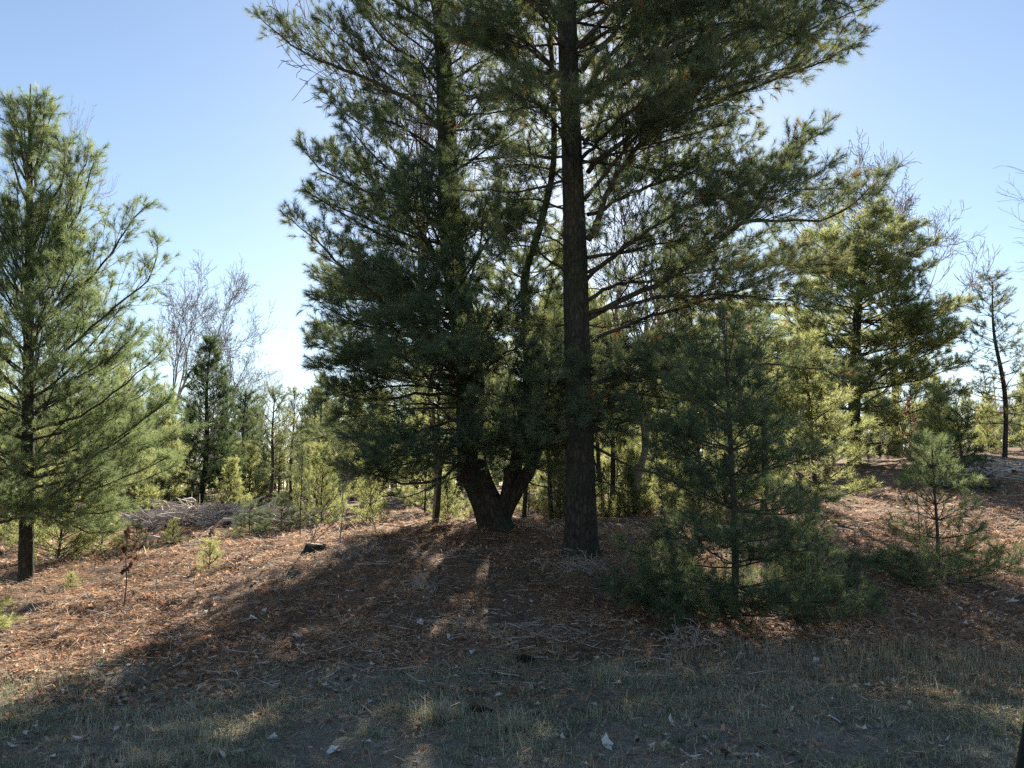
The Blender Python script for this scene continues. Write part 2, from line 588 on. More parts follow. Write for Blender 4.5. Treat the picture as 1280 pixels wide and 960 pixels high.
        av = np.clip(np.repeat((tn[:, None] + r.normal(0, 0.06, (S, per))).ravel(), 3), 0, 0.93)
        av = np.where(np.repeat((r.random((S, 1)) < 0.025) * np.ones((1, per)), 3).ravel() > 0, 1.0, av)
        m.add(V, np.arange(len(V)).reshape(-1, 3), av)
        return m

    def build(s, root, trunk, bark, leafm, per=40, nl=0.10, w=0.0035, split=True, crown="crown", origin=None, branch_mat=None, spread=(18, 68)):
        """Parent trunk, branches and crown to root (an Empty at the base)."""
        o = np.array(root.location) if origin is None else np.asarray(origin)
        nm = s.needles(per, nl, w, spread)
        print('TREE', root.name, 'shoots', len(s.pos), 'tris', len(s.pos) * per)
        for g in [trunk, nm] + s.branches:
            g.v = [v - o.astype(np.float32) for v in g.v]
        trunk.build("trunk", bark, root)
        if split:
            for b in s.branches:
                b.build("branch", branch_mat or M_BRANCH, root)
        elif s.branches:
            allb = MB()
            for b in s.branches:
                for v, f, a in zip(b.v, b.f, b.a):
                    allb.v.append(v)
                    allb.a.append(a)
                off = allb.n
                for f in b.f:
                    allb.f.append(f + off)
                allb.n += b.n
            allb.build("limbs", branch_mat or M_BRANCH, root)
        if nm.n:
            nm.build(crown, leafm, root, smooth=False)


def trunk_mesh(P, rad, k=20, rough=0.10, flare=0.0, step=0.12, furrow=0.0):
    P = np.asarray(P, float)
    L = np.linalg.norm(np.diff(P, axis=0), axis=1).sum()
    n = max(6, int(L / step))
    Q = smooth_path(P, n)
    rr = np.interp(np.linspace(0, 1, n), np.linspace(0, 1, len(rad)), rad)
    if flare:
        h = np.linspace(0, L, n)
        rr = rr * (1 + flare * np.exp(-h / 0.22))
    m = MB()
    if furrow:
        th = np.arange(k) * 2 * PI / k
        h = np.linspace(0, L, n)
        ox = rng.uniform(0, 50)
        A = np.cos(th)[None] * 5.5 + ox + 0 * h[:, None]
        B = np.sin(th)[None] * 5.5 + h[:, None] * 1.6
        rid = np.abs(fbm(A * 1.3 + B * .35, B * .9 - A * .2, 81, 4) - .47) * 2
        lump = fbm(A * .25, B * .5, 83, 3) - .45
        lobes = 1 + flare * 1.3 * np.exp(-h / .2)[:, None] * (.25 * np.cos(5 * th + ox) + .2 * np.cos(3 * th - ox))[None]
        R2 = rr[:, None] * lobes * (1 + .16 * lump) + furrow * (np.minimum(rid * 2.2, 1) - .6) * np.minimum(1, rr[:, None] / .12)
        m.tube(Q, R2, k, 0.5)
    else:
        m.tube(Q, rr, k, 0.5, True, rough)
    return m, Q, rr


def at_frac(Q, f):
    x = f * (len(Q) - 1)
    i = int(min(x, len(Q) - 2))
    return Q[i] + (Q[i + 1] - Q[i]) * (x - i)


def whorls(T, Q, f0, f1, gap, nb, L0, L1, el0, el1, up, r0=0.02, az_rng=(0, 2 * math.pi), lenfun=None, skip=None, **kw):
    """Rings of branches up a trunk: f0..f1 fractions of its path."""
    L = np.linalg.norm(np.diff(Q, axis=0), axis=1).sum()
    h = f0 * L
    while h < f1 * L:
        f = h / L
        u = (f - f0) / (f1 - f0 + 1e-9)
        k = nb if np.isscalar(nb) else rng.integers(nb[0], nb[1] + 1)
        a0 = rng.uniform(az_rng[0], az_rng[1])
        for j in range(k):
            az = a0 + (az_rng[1] - az_rng[0]) * (j + rng.uniform(-0.25, 0.25)) / k
            if az_rng[1] - az_rng[0] < 6:
                az = az_rng[0] + (az - az_rng[0]) % (az_rng[1] - az_rng[0])
            ln = (L0 + (L1 - L0) * u) * rng.uniform(0.65, 1.15)
            p = at_frac(Q, min(1, f + rng.uniform(-0.06, 0.06) / L))
            if skip and skip(p, az, ln):
                continue
            el = (el0 + (el1 - el0) * u) + rng.normal(0, 0.1)
            T.limb(auto_path(p, az, el, ln, up), r0 * (0.5 + 0.5 * ln / max(L0, L1)), **kw)
        h += gap * rng.uniform(0.75, 1.25)


def pix(pts):
    return np.array([at(*p) for p in pts])


def limb_px(T, pts, r0, n=None, **kw):
    P = pix(pts)
    L = np.linalg.norm(np.diff(P, axis=0), axis=1).sum()
    Q = smooth_path(P, n or max(6, int(L / 0.2)))
    k = np.linspace(0, 1, len(Q))[:, None]
    for m_ in (1, 2, 3):
        Q += rng.normal(0, 0.022 * L / m_ ** 1.3, 3) * np.sin(k * PI * m_ + rng.uniform(-.4, .4) * m_) * np.minimum(1, k * 4)
    Q[1:] += rng.normal(0, 0.014, Q[1:].shape)
    T.limb(Q, r0, **kw)


# ================================================================== T1: tall straight pine
rng = np.random.default_rng(101)
b = gpt(726, 11.0)
root = empty("pine_tree", b, "tall straight thick trunked pine in the middle whose long limbs sweep to the right", "tree")
T1 = Tree(leaf=0.36, lat=0.10, latk=0.5)
b0 = b - np.array([0, 0, 0.3])
tp = [b0, b + np.array([0, 0, 0.02]), at(725, 560, 11.0), at(721, 420, 11.03), at(718, 280, 11.08), at(713, 130, 11.12), at(708, 0, 11.15),
      at(703, -150, 11.2), at(700, -330, 11.25), at(700, -480, 11.3)]
tp = smooth_path(tp, 40)
tm, Q1, _ = trunk_mesh(tp, [0.23, 0.205, 0.182, 0.162, 0.145, 0.136, 0.128, 0.105, 0.08, 0.02], 72, 0.12, 0.65, 0.03, 0.022)
D = 11.1
RL = dict(leaf=0.18, latk=0.58, lat=0.085, up=0.18, dens=2.2)
limb_px(T1, [(735, 300, D), (775, 225, D - .1), (842, 166, D - .3), (895, 139, D - .4), (962, 112, D - .5), (1020, 88, D - .6), (1075, 60, D - .6)], 0.05, **RL)
limb_px(T1, [(735, 215, D), (800, 150, D + .3), (880, 95, D + .4), (960, 60, D + .5), (1040, 25, D + .6), (1090, 5, D + .6)], 0.042, **RL)
limb_px(T1, [(730, 130, D), (780, 80, D - .5), (860, 45, D - .9), (940, 35, D - 1.1), (1010, 45, D - 1.2)], 0.035, **RL)
limb_px(T1, [(735, 398, D), (816, 356, D), (869, 315, D), (906, 281, D), (932, 262, D - .1), (959, 221, D - .1), (990, 192, D - .2), (1025, 172, D - .2)], 0.045, **RL)
limb_px(T1, [(890, 298, D), (940, 279, D + .3), (1000, 268, D + .5), (1055, 250, D + .7), (1110, 222, D + .9)], 0.03, leaf=0.1, latk=0.5, lat=0.08)
limb_px(T1, [(735, 322, D), (770, 318, D - .3), (805, 310, D - .6), (850, 300, D - .8)], 0.03, **RL)
limb_px(T1, [(726, 90, D), (750, 55, D), (772, 30, D), (785, -20, D), (800, -90, D), (830, -150, D)], 0.045, **RL)
limb_px(T1, [(720, 60, D), (800, -10, D - .2), (900, -50, D - .3), (1000, -80, D - .3), (1080, -90, D - .3)], 0.04, **RL)
limb_px(T1, [(720, 10, D), (760, -60, D + .5), (850, -100, D + .9), (960, -140, D + 1.2)], 0.04, **RL)
limb_px(T1, [(735, 442, D), (800, 442, D + .3), (860, 452, D + .6), (930, 456, D + .9), (1010, 462, D + 1.2), (1060, 470, D + 1.3)], 0.03, leaf=0.62, latk=0.35)
limb_px(T1, [(737, 480, D), (800, 470, D + .7), (870, 470, D + 1.3), (940, 470, D + 1.8)], 0.03, leaf=0.3, latk=0.42)
limb_px(T1, [(737, 500, D), (790, 475, D - .5), (840, 470, D - 1.0), (900, 480, D - 1.4)], 0.028, leaf=0.30, latk=0.42)
limb_px(T1, [(742, 540, D), (800, 528, D + .2), (850, 540, D + .6), (900, 560, D + .8)], 0.024, leaf=0.4, latk=0.4)
for x1, y1, dd, y0 in [(790, 450, -1.2, 470), (830, 470, -.6, 480), (870, 500, -.2, 500), (800, 510, .6, 520), (850, 540, .3, 530), (820, 430, .8, 450), (880, 440, .9, 460), (900, 520, 1.1, 520), (780, 540, -.7, 530), (930, 480, .5, 480), (760, 500, 1.2, 500)]:
    limb_px(T1, [(736, y0, D), (736 + (x1 - 736) * .35, y0 - 6, D + dd * .4), (736 + (x1 - 736) * .75, (y0 + y1) / 2, D + dd * .8), (x1, y1, D + dd)], 0.022, leaf=.28, latk=.62, lat=.075)
for pts in [[(730, 250, D), (790, 190, D - .6), (850, 140, D - 1.0), (920, 105, D - 1.3), (990, 85, D - 1.4)], [(730, 180, D), (790, 120, D + .6), (870, 80, D + 1.0), (960, 60, D + 1.3), (1050, 50, D + 1.4)],
            [(735, 268, D), (800, 250, D + .8), (870, 228, D + 1.3), (940, 222, D + 1.6), (1000, 214, D + 1.7)], [(733, 350, D), (800, 300, D - .8), (860, 260, D - 1.2), (930, 230, D - 1.4)],
            [(735, 375, D), (800, 345, D + .8), (880, 322, D + 1.4), (960, 325, D + 1.8), (1020, 332, D + 2.0)],
            [(725, 60, D), (800, 20, D - .8), (890, -10, D - 1.2), (980, -10, D - 1.4), (1060, 5, D - 1.4)], [(725, 120, D), (790, 60, D + .9), (880, 20, D + 1.4), (980, 0, D + 1.6)],
            [(725, 200, D), (760, 160, D - 1), (800, 130, D - 1.7), (840, 110, D - 2.1)]]:
    limb_px(T1, pts, 0.032, **RL)
for pts in [[(712, 120, D), (670, 70, D - .7), (620, 40, D - 1.2), (580, 30, D - 1.4)], [(712, 160, D), (680, 110, D + .7), (640, 80, D + 1.2), (600, 60, D + 1.4)], [(710, 60, D), (660, 20, D - .9), (600, 10, D - 1.6)],
            [(714, 200, D), (690, 160, D - 1), (660, 130, D - 1.8), (630, 110, D - 2.2)]]:
    limb_px(T1, pts, 0.028, **RL)
for pts in [[(735, 425, D), (830, 395, D + .4), (920, 372, D + .6), (985, 352, D + .7), (1050, 335, D + .8)], [(735, 392, D), (820, 378, D - .4), (900, 372, D - .6), (970, 382, D - .6), (1020, 390, D - .6)],
            [(735, 340, D), (830, 290, D + .5), (920, 255, D + .8), (1000, 240, D + 1.0), (1060, 235, D + 1.1)], [(735, 445, D), (820, 430, D + .9), (900, 420, D + 1.3), (970, 415, D + 1.5)]]:
    limb_px(T1, pts, 0.028, leaf=.25, latk=.5, lat=.085, up=.1, dens=1.8)
# dead lower limbs
limb_px(T1, [(742, 558, D), (770, 572, D - .2), (800, 586, D - .4), (835, 600, D - .6), (865, 606, D - .7)], 0.022, leaf=2, bare=0.7)
limb_px(T1, [(740, 568, D), (758, 598, D - .3), (778, 628, D - .5), (800, 665, D - .7)], 0.016, leaf=2, bare=0.8)
limb_px(T1, [(742, 600, D), (770, 606, D - .3), (800, 622, D - .4), (820, 645, D - .5)], 0.012, leaf=2, bare=0.8)
# limbs to the left, thin and nearly level
for y0, pts in [(0, [(705, 225, D), (660, 236, D - .2), (620, 240, D - .4), (570, 237, D - .5)]),
                (1, [(705, 196, D), (660, 196, D + .3), (610, 198, D + .5), (560, 205, D + .6)]),
                (2, [(705, 138, D), (650, 136, D + .2), (600, 140, D + .4), (550, 150, D + .5)]),
                (3, [(710, 480, D), (670, 500, D - .1), (640, 500, D - .2), (600, 492, D - .3)])]:
    limb_px(T1, pts, 0.022, leaf=0.55, latk=0.25, bare=0.8)
limb_px(T1, [(712, 350, D), (690, 320, D - .4), (660, 310, D - .9), (625, 318, D - 1.2)], 0.022, leaf=0.55, latk=0.3)
for pts in [[(712, 262, D), (680, 250, D + .4), (640, 248, D + .8), (605, 255, D + 1.0)], [(712, 300, D), (680, 282, D + .7), (650, 270, D + 1.3)], [(712, 230, D), (690, 215, D - .6), (655, 205, D - 1.0), (625, 215, D - 1.2)], [(713, 330, D), (690, 300, D + .5), (665, 290, D + .9), (640, 300, D + 1.1)]]:
    limb_px(T1, pts, 0.02, leaf=.35, latk=.5, lat=.10, dens=1.6)
limb_px(T1, [(705, 100, D), (660, 60, D), (610, 20, D - .3), (560, -10, D - .5)], 0.035, **RL)
limb_px(T1, [(703, 40, D), (650, -10, D + .5), (590, -40, D + .9)], 0.035, **RL)
limb_px(T1, [(712, 470, D), (718, 462, D - .5), (722, 470, D - .9), (726, 482, D - 1.2)], 0.014, leaf=0.3, latk=0.5)
# upper crown, mostly above the frame: it throws the shade on the verge
whorls(T1, Q1, 0.52, 0.97, 0.50, (4, 5), 3.3, 0.7, 0.55, 0.95, 0.25, 0.035, leaf=0.3, lat=0.11)
whorls(T1, Q1, 0.38, 0.60, 0.62, 2, 2.8, 2.6, 0.05, 0.2, 0.12, 0.026, az_rng=(PI * 0.15, PI * 0.85), leaf=0.28, latk=.6, lat=.085)
whorls(T1, Q1, 0.46, 0.62, 0.8, 2, 2.2, 2.2, 0.15, 0.3, 0.2, 0.026, az_rng=(PI * 1.15, PI * 1.95), leaf=0.4)
# short drooping boughs close round the trunk, low down
for x1, y1, dd, y0 in [(770, 470, -.5, 470), (785, 520, .3, 510), (760, 430, .6, 430), (790, 400, .5, 410), (765, 555, .4, 535), (680, 470, -.4, 470), (668, 520, .2, 510), (690, 430, .5, 430), (665, 570, .4, 540), (690, 540, -.7, 525), (755, 520, -1.1, 505),
                       (700, 500, .9, 490), (750, 480, 1.3, 470), (780, 450, 1.6, 450), (675, 400, .8, 410), (815, 500, 1.4, 490), (690, 580, .8, 555), (705, 455, -.8, 450), (745, 540, 1.2, 520)]:
    limb_px(T1, [(724, y0, D), (724 + (x1 - 724) * .4, y0 - 4, D + dd * .4), (724 + (x1 - 724) * .8, (y0 + y1) / 2, D + dd * .8), (x1, y1, D + dd)], 0.016, leaf=.3, latk=.75, lat=.07, dens=1.8)
T1.build(root, tm, M_BARK, M_PINE, per=46, nl=0.12, w=0.0052, spread=(15, 62))

# ================================================================== T2: forked pine
rng = np.random.default_rng(102)
D2 = 13.0
b = gpt(621, D2)
root = empty("pine_tree", b, "dark forked pine with a short thick bole splitting into stems, dense foliage to its left", "tree")
T2 = Tree(leaf=0.28, lat=0.095, latk=0.52, dens=1.9)
tm, Q, _ = trunk_mesh([b - [0, 0, .35], b, at(618, 655, D2), at(612, 635, D2), at(602, 612, D2), at(592, 580, D2), at(588, 530, D2), at(588, 470, D2),
                       at(578, 400, D2 + .05), at(565, 310, D2 + .1), at(559, 200, D2 + .1), at(556, 100, D2 + .1), at(548, 0, D2 + .1), at(540, -120, D2 + .1), at(535, -260, D2 + .1)],
                      [0.27, 0.24, 0.225, 0.215, 0.21, 0.20, 0.185, 0.165, 0.15, 0.13, 0.115, 0.10, 0.085, 0.06, 0.02], 64, 0.22, 0.4, 0.035, 0.026)
QL = Q
for pts, rad in [([(627, 655, D2), (636, 632, D2 - .05), (650, 606, D2 - .15), (664, 582, D2 - .1), (672, 540, D2), (664, 450, D2 + .2), (656, 350, D2 + .2), (676, 280, D2 + .3), (692, 200, D2 + .4), (690, 80, D2 + .5), (684, -60, D2 + .5)],
                  [0.12, 0.105, 0.092, 0.082, 0.07, 0.062, 0.056, 0.052, 0.046, 0.036, 0.015]),
                 ([(626, 645, D2), (634, 620, D2 - .1), (637, 600, D2 - .12), (636, 585, D2 - .1)], [0.15, 0.12, 0.105, 0.09]),
                 ([(628, 640, D2), (640, 610, D2 + .2), (648, 560, D2 + .4), (660, 480, D2 + .6), (655, 400, D2 + .7)], [0.13, 0.11, 0.09, 0.07, 0.03])]:
    m2, q2, _ = trunk_mesh(pix(pts), rad, 48, 0.16, 0, 0.035, 0.022)
    off = tm.n
    tm.v += m2.v
    tm.a += m2.a
    tm.f += [f + off for f in m2.f]
    tm.n += m2.n
    if len(pts) == 11:
        QR = q2
LL = dict(leaf=0.34, latk=0.55, lat=0.085)
limb_px(T2, [(572, 400, D2), (520, 380, D2 - .4), (440, 338, D2 - .9), (400, 302, D2 - 1.1), (362, 272, D2 - 1.2)], 0.045, **LL)
limb_px(T2, [(564, 340, D2), (510, 290, D2 - .1), (450, 232, D2 - .3), (410, 205, D2 - .4), (381, 182, D2 - .4)], 0.045, **LL)
limb_px(T2, [(559, 170, D2), (517, 139, D2 + .1), (457, 116, D2 + .1), (394, 82, D2 + .1), (322, 22, D2 + .2)], 0.05, leaf=0.28, latk=0.40, lat=0.10)
limb_px(T2, [(560, 250, D2), (510, 215, D2 - .6), (460, 180, D2 - 1.0), (432, 150, D2 - 1.2)], 0.035, **LL)
limb_px(T2, [(580, 430, D2), (520, 425, D2 - .4), (450, 405, D2 - .7), (393, 375, D2 - .8)], 0.04, **LL)
limb_px(T2, [(588, 470, D2), (520, 470, D2 - .3), (450, 455, D2 - .5), (390, 430, D2 - .6)], 0.04, **LL)
limb_px(T2, [(586, 490, D2), (520, 505, D2 + .2), (460, 505, D2 + .3), (405, 485, D2 + .3)], 0.035, **LL)
limb_px(T2, [(586, 520, D2), (545, 530, D2 - .6), (490, 545, D2 - 1.2), (440, 545, D2 - 1.5)], 0.035, **LL)
limb_px(T2, [(586, 545, D2), (560, 556, D2 - .9), (520, 565, D2 - 1.7), (470, 570, D2 - 2.2)], 0.03, **LL)
limb_px(T2, [(588, 550, D2), (600, 548, D2 - .9), (625, 548, D2 - 1.6), (650, 540, D2 - 2.0)], 0.028, **LL)
limb_px(T2, [(590, 560, D2), (560, 590, D2 - .3), (520, 600, D2 - .5), (470, 590, D2 - .6), (420, 580, D2 - .6)], 0.03, **LL)
for pts in [[(559, 150, D2), (500, 100, D2 - .3), (440, 60, D2 - .5), (398, 25, D2 - .6)], [(557, 110, D2), (500, 60, D2 + .3), (450, 10, D2 + .5), (420, -40, D2 + .6)], [(560, 230, D2), (500, 185, D2 + .5), (440, 145, D2 + .7), (405, 115, D2 + .8)],
            [(560, 200, D2), (520, 165, D2 - .8), (480, 150, D2 - 1.2)], [(563, 290, D2), (510, 250, D2 + .5), (450, 215, D2 + .8), (415, 190, D2 + .9)]]:
    limb_px(T2, pts, 0.03, **LL)
for x1, y1, dd in [(520, 205, -1.5), (480, 235, -1.3), (560, 255, -1.8), (605, 120, -1.5), (525, 85, -1.2), (640, 170, -1.0), (580, 40, -1.4), (635, 60, -1.1), (500, 20, -1.0), (610, 10, -1.0), (620, 270, .8), (590, 90, 1.2), (640, 120, 1.0)]:
    limb_px(T2, [(559, y1 + 45, D2), (559 + (x1 - 559) * .35, y1 + 30, D2 + dd * .4), (559 + (x1 - 559) * .75, y1 + 10, D2 + dd * .8), (x1, y1, D2 + dd)], 0.026, leaf=.25, latk=.55, lat=.085)
# limbs reaching towards the viewer: the dense dark mass
for x1, y1, dd in [(470, 400, 2.4), (540, 385, 2.8), (650, 430, 2.2), (500, 345, 2.2), (450, 330, 1.8), (560, 440, 2.9), (640, 380, 2.0), (490, 440, 2.6)]:
    limb_px(T2, [(576, y1 + 60, D2), (576 + (x1 - 576) * .35, y1 + 42, D2 - dd * .4), (576 + (x1 - 576) * .75, y1 + 15, D2 - dd * .8), (x1, y1, D2 - dd)], 0.034, **LL)
for x1, y1, dd, y0 in [(420, 520, -.4, 510), (440, 560, .5, 545), (400, 545, .9, 540), (470, 585, -1.0, 555), (540, 580, -1.4, 560), (610, 560, -1.6, 550), (640, 580, -1.2, 560), (660, 545, -1.9, 530),
                       (430, 600, -.2, 580), (520, 590, .8, 575), (690, 560, -.8, 550), (680, 520, .6, 520), (405, 500, -1.0, 490), (395, 460, -1.2, 460), (400, 410, .6, 420), (395, 350, .4, 390),
                       (440, 500, 1.2, 505), (690, 590, .5, 570), (560, 600, -.8, 580), (430, 450, .9, 460)]:
    limb_px(T2, [(588, y0, D2), (588 + (x1 - 588) * .35, y0 - 4, D2 + dd * .4), (588 + (x1 - 588) * .75, (y0 + y1) / 2, D2 + dd * .8), (x1, y1, D2 + dd)], 0.024, leaf=.42, latk=.66, lat=.075)
limb_px(T2, [(585, 480, D2), (560, 466, D2 - .5), (535, 472, D2 - .6)], 0.03, leaf=2, bare=.7)
limb_px(T2, [(585, 535, D2), (560, 520, D2 - .3), (542, 505, D2 - .6), (530, 498, D2 - .8)], 0.03, leaf=2, bare=.6)
limb_px(T2, [(590, 590, D2), (540, 605, D2 - .2), (500, 620, D2 - .3), (470, 612, D2 - .4)], 0.016, leaf=2, bare=.6)
limb_px(T2, [(598, 497, D2), (625, 500, D2 - .1), (660, 503, D2 - .2), (700, 500, D2 - .3)], 0.028, leaf=2, bare=.6)
limb_px(T2, [(655, 600, D2), (680, 610, D2 - .2), (700, 632, D2 - .3), (712, 655, D2 - .3)], 0.014, leaf=2, bare=.6)
whorls(T2, QL, 0.66, 0.97, 0.45, (4, 5), 2.3, 0.6, 0.3, 0.8, 0.3, 0.03, leaf=0.28, lat=0.11)
whorls(T2, QL, 0.40, 0.66, 0.6, 3, 1.8, 2.0, 0.1, 0.3, 0.25, 0.022, leaf=0.45, lat=0.12)
whorls(T2, QL, 0.20, 0.40, 0.36, 4, 2.6, 2.3, 0.0, 0.25, 0.22, 0.03, az_rng=(PI * .85, PI * 1.95), leaf=0.28, lat=.10)
for x1, y1, dd, y0 in [(640, 350, -1.2, 400), (690, 360, -1.0, 400), (620, 400, -.8, 430), (700, 430, -.9, 450), (640, 460, -1.3, 470), (690, 490, -1.2, 490), (620, 290, -.5, 350), (700, 300, .8, 350), (610, 340, .9, 380), (650, 540, -1.5, 540), (700, 540, -.6, 530), (630, 500, .8, 500), (690, 400, 1., 420), (620, 450, 1.2, 460), (610, 520, -1.2, 520)]:
    limb_px(T2, [(662, y0, D2 + .1), (662 + (x1 - 662) * .4, y0 - 10, D2 + .1 + dd * .4), (662 + (x1 - 662) * .8, (y0 + y1) / 2, D2 + dd * .8), (x1, y1, D2 + dd)], 0.02, leaf=.25, latk=.62, lat=.085)
whorls(T2, QR, 0.62, 0.97, 0.6, 3, 1.7, 0.6, 0.4, 0.8, 0.3, 0.02, leaf=0.35)
whorls(T2, QR, 0.14, 0.66, 0.38, 3, 1.5, 1.4, 0.1, 0.3, 0.2, 0.016, leaf=0.35)
T2.build(root, tm, M_BARK_FORK, M_PINE, per=46, nl=0.125, w=0.0054, spread=(15, 62))

# ================================================================== T3: young pine in front
rng = np.random.default_rng(103)
D3 = 8.7
b = gpt(917, D3)
root = empty("young_pine", b, "slender young dark green pine standing in front, its lowest whorls fanned over the ground", "tree", )
T3 = Tree(leaf=0.22, lat=0.08, latk=.6, dens=1.9, sub=0.09, shoot=0.09, up=0.35, twig=0.0026)
top = at(905, 392, D3)
tm, Q, _ = trunk_mesh([b - [0, 0, .1], b, at(919, 690, D3), at(914, 570, D3), at(909, 470, D3), top], [0.042, 0.038, 0.033, 0.026, 0.016, 0.005], 10, 0.1, 0.2)
zs = [(0.05, 1.2, -0.04, 7), (0.09, 1.25, -0.08, 7), (0.14, 1.15, -0.05, 7), (0.20, 1.05, 0.0, 6), (0.27, .95, 0.0, 6), (0.37, 1.0, 0.05, 7), (0.47, .95, 0.12, 7), (0.56, .88, 0.22, 7), (0.65, .75, 0.38, 6), (.73, .5, .6, 5)]
for f, L, el, k in zs:
    a0 = rng.uniform(0, 6)
    for j in range(k):
        T3.limb(auto_path(at_frac(Q, f + rng.uniform(-.012, .012)), a0 + j * 2 * PI / k + rng.normal(0, .2), el + rng.normal(0, .1), L * rng.uniform(.75, 1.15), 0.25), 0.011, 0.003)
for f, L, el in [(0.80, .62, 1.05), (0.80, .6, 1.15), (.8, .62, 1.0), (.81, .55, 1.2), (0.88, .4, 1.1), (0.9, .35, 1.2)]:
    T3.limb(auto_path(at_frac(Q, f), rng.uniform(0, 6.28), el, L, 0.1), 0.008, 0.003, leaf=0.8, latk=0.2, lat=.16, dens=1.)
T3.shoot(top, np.array([0, 0, 1.0]), .12)
T3.build(root, tm, M_BRANCH, M_BLUE, per=36, nl=0.095, w=0.0034, spread=(15, 60))

# ================================================================== T4: small bright sapling
rng = np.random.default_rng(104)
D4 = 10.2
b = gpt(1173, D4)
root = empty("pine_sapling", b, "small pine sapling at right with bright upright shoots above a dark skirt of low boughs", "tree")
T4 = Tree(leaf=0.3, lat=0.11, sub=0.09, shoot=0.12, up=0.5, twig=0.0024, dens=1.35, latk=.38)
top = at(1164, 548, D4)
tm, Q, _ = trunk_mesh([b - [0, 0, .1], b, at(1172, 670, D4), at(1168, 610, D4), top], [0.024, 0.021, 0.017, 0.012, 0.004], 8, 0.1, .2)
for f, L, el, k in [(.04, .9, .05, 9), (.10, .95, .1, 9), (.22, .5, .1, 5), (.33, .45, .1, 6), (.45, .5, .35, 6), (.55, .52, .6, 6), (.66, .45, .9, 6), (.8, .3, 1.0, 5)]:
    a0 = rng.uniform(0, 6)
    for j in range(k):
        T4.limb(auto_path(at_frac(Q, f), a0 + j * 2 * PI / k + rng.normal(0, .2), el + rng.normal(0, .1), L * rng.uniform(.75, 1.15), 0.3), 0.008, 0.0025)
T4.build(root, tm, M_BRANCH, M_MID, per=36, nl=0.085, w=0.0036)

# ================================================================== T5: left pine
rng = np.random.default_rng(105)
D5 = 12.0
b = gpt(32, D5)
root = empty("pine_tree", b, "tall feathery pine at the left edge with up-swept boughs and a reddish lower trunk", "tree")
T5 = Tree(leaf=0.28, dens=1.5, lat=0.10, up=0.35, latk=.5)
tm, Q5, _ = trunk_mesh([b - [0, 0, .2], b, at(33, 640, D5), at(35, 520, D5), at(36, 400, D5), at(37, 250, D5), at(38, 105, D5)], [0.105, 0.095, 0.085, 0.075, 0.06, 0.04, 0.008], 16, .1, .2)
for pts in [[(36, 480, D5), (70, 460, D5 - .3), (130, 400, D5 - .5), (180, 350, D5 - .6), (195, 300, D5 - .6)], [(36, 420, D5), (80, 380, D5), (130, 330, D5), (165, 275, D5), (190, 255, D5)],
            [(36, 540, D5), (90, 520, D5 - .4), (150, 480, D5 - .7), (200, 440, D5 - .9)], [(36, 590, D5), (90, 570, D5 - .3), (150, 550, D5 - .4), (210, 500, D5 - .4)],
            [(37, 330, D5), (60, 290, D5), (90, 230, D5), (105, 185, D5)], [(37, 250, D5), (50, 200, D5), (58, 150, D5), (56, 122, D5)], [(37, 250, D5), (30, 200, D5), (22, 150, D5), (15, 128, D5)], [(37, 300, D5), (70, 250, D5), (80, 205, D5), (78, 180, D5)], [(37, 350, D5), (80, 300, D5), (110, 240, D5), (118, 195, D5)],
            [(36, 610, D5), (80, 600, D5 + .2), (130, 590, D5 + .2), (180, 560, D5 + .2)], [(36, 620, D5), (70, 630, D5 - .5), (110, 640, D5 - .7), (145, 640, D5 - .8)], [(34, 640, D5), (60, 645, D5 - .4), (100, 660, D5 - .6), (130, 665, D5 - .6)], [(34, 645, D5), (20, 650, D5 - .5), (-20, 665, D5 - .7), (-50, 670, D5 - .7)], [(34, 640, D5), (50, 640, D5 - .9), (75, 650, D5 - 1.4)], [(34, 630, D5), (30, 632, D5 - .7), (20, 640, D5 - 1.2)], [(36, 590, D5), (10, 590, D5 - .6), (-30, 580, D5 - .9)]]:
    limb_px(T5, pts, 0.026, leaf=0.2, latk=0.45, lat=.09)
whorls(T5, Q5, 0.16, 0.66, 0.32, (6, 7), 2.6, 0.9, 0.15, 0.95, 0.35, 0.024, leaf=0.28)
whorls(T5, Q5, 0.74, 0.95, 0.45, 4, 0.9, 0.5, 0.9, 1.15, 0.35, 0.024, leaf=0.28)
T5.build(root, tm, M_BARK, M_MID, per=42, nl=0.125, w=0.0048, spread=(15, 62))

# ================================================================== T6: big pine on the right
rng = np.random.default_rng(106)
D6 = 33.0
b = gpt(1068, D6)
root = empty("pine_tree", b, "big broad pine standing further back on the right above the sunlit slope", "tree")
T6 = Tree(leaf=0.2, dens=2.2, lat=0.14, sub=0.2, shoot=0.24, twig=0.008, latk=.55, lmax=2.0)
tm, Q6, _ = trunk_mesh([b - [0, 0, .3], b, at(1068, 500, D6), at(1072, 390, D6), at(1082, 320, D6), at(1090, 262, D6)], [0.27, 0.25, 0.21, 0.17, 0.10, 0.02], 16, .1, .2, .2)
whorls(T6, Q6, 0.12, 0.90, 0.55, (7, 9), 4.6, 2.2, 0.0, 0.25, 0.25, 0.05, leaf=0.35)
for pts in [[(1072, 400, D6), (1120, 410, D6 - .4), (1170, 400, D6 - .6), (1210, 375, D6 - .6)], [(1070, 450, D6), (1130, 450, D6 - .4), (1180, 430, D6 - .6), (1205, 410, D6 - .6)],
            [(1070, 470, D6), (1030, 440, D6 - .8), (1000, 410, D6 - 1), (975, 390, D6 - 1)], [(1080, 330, D6), (1120, 345, D6), (1150, 340, D6), (1165, 330, D6)]]:
    limb_px(T6, pts, .04)
T6.build(root, tm, M_BARK, M_BRIGHT, per=26, nl=0.19, w=0.015)


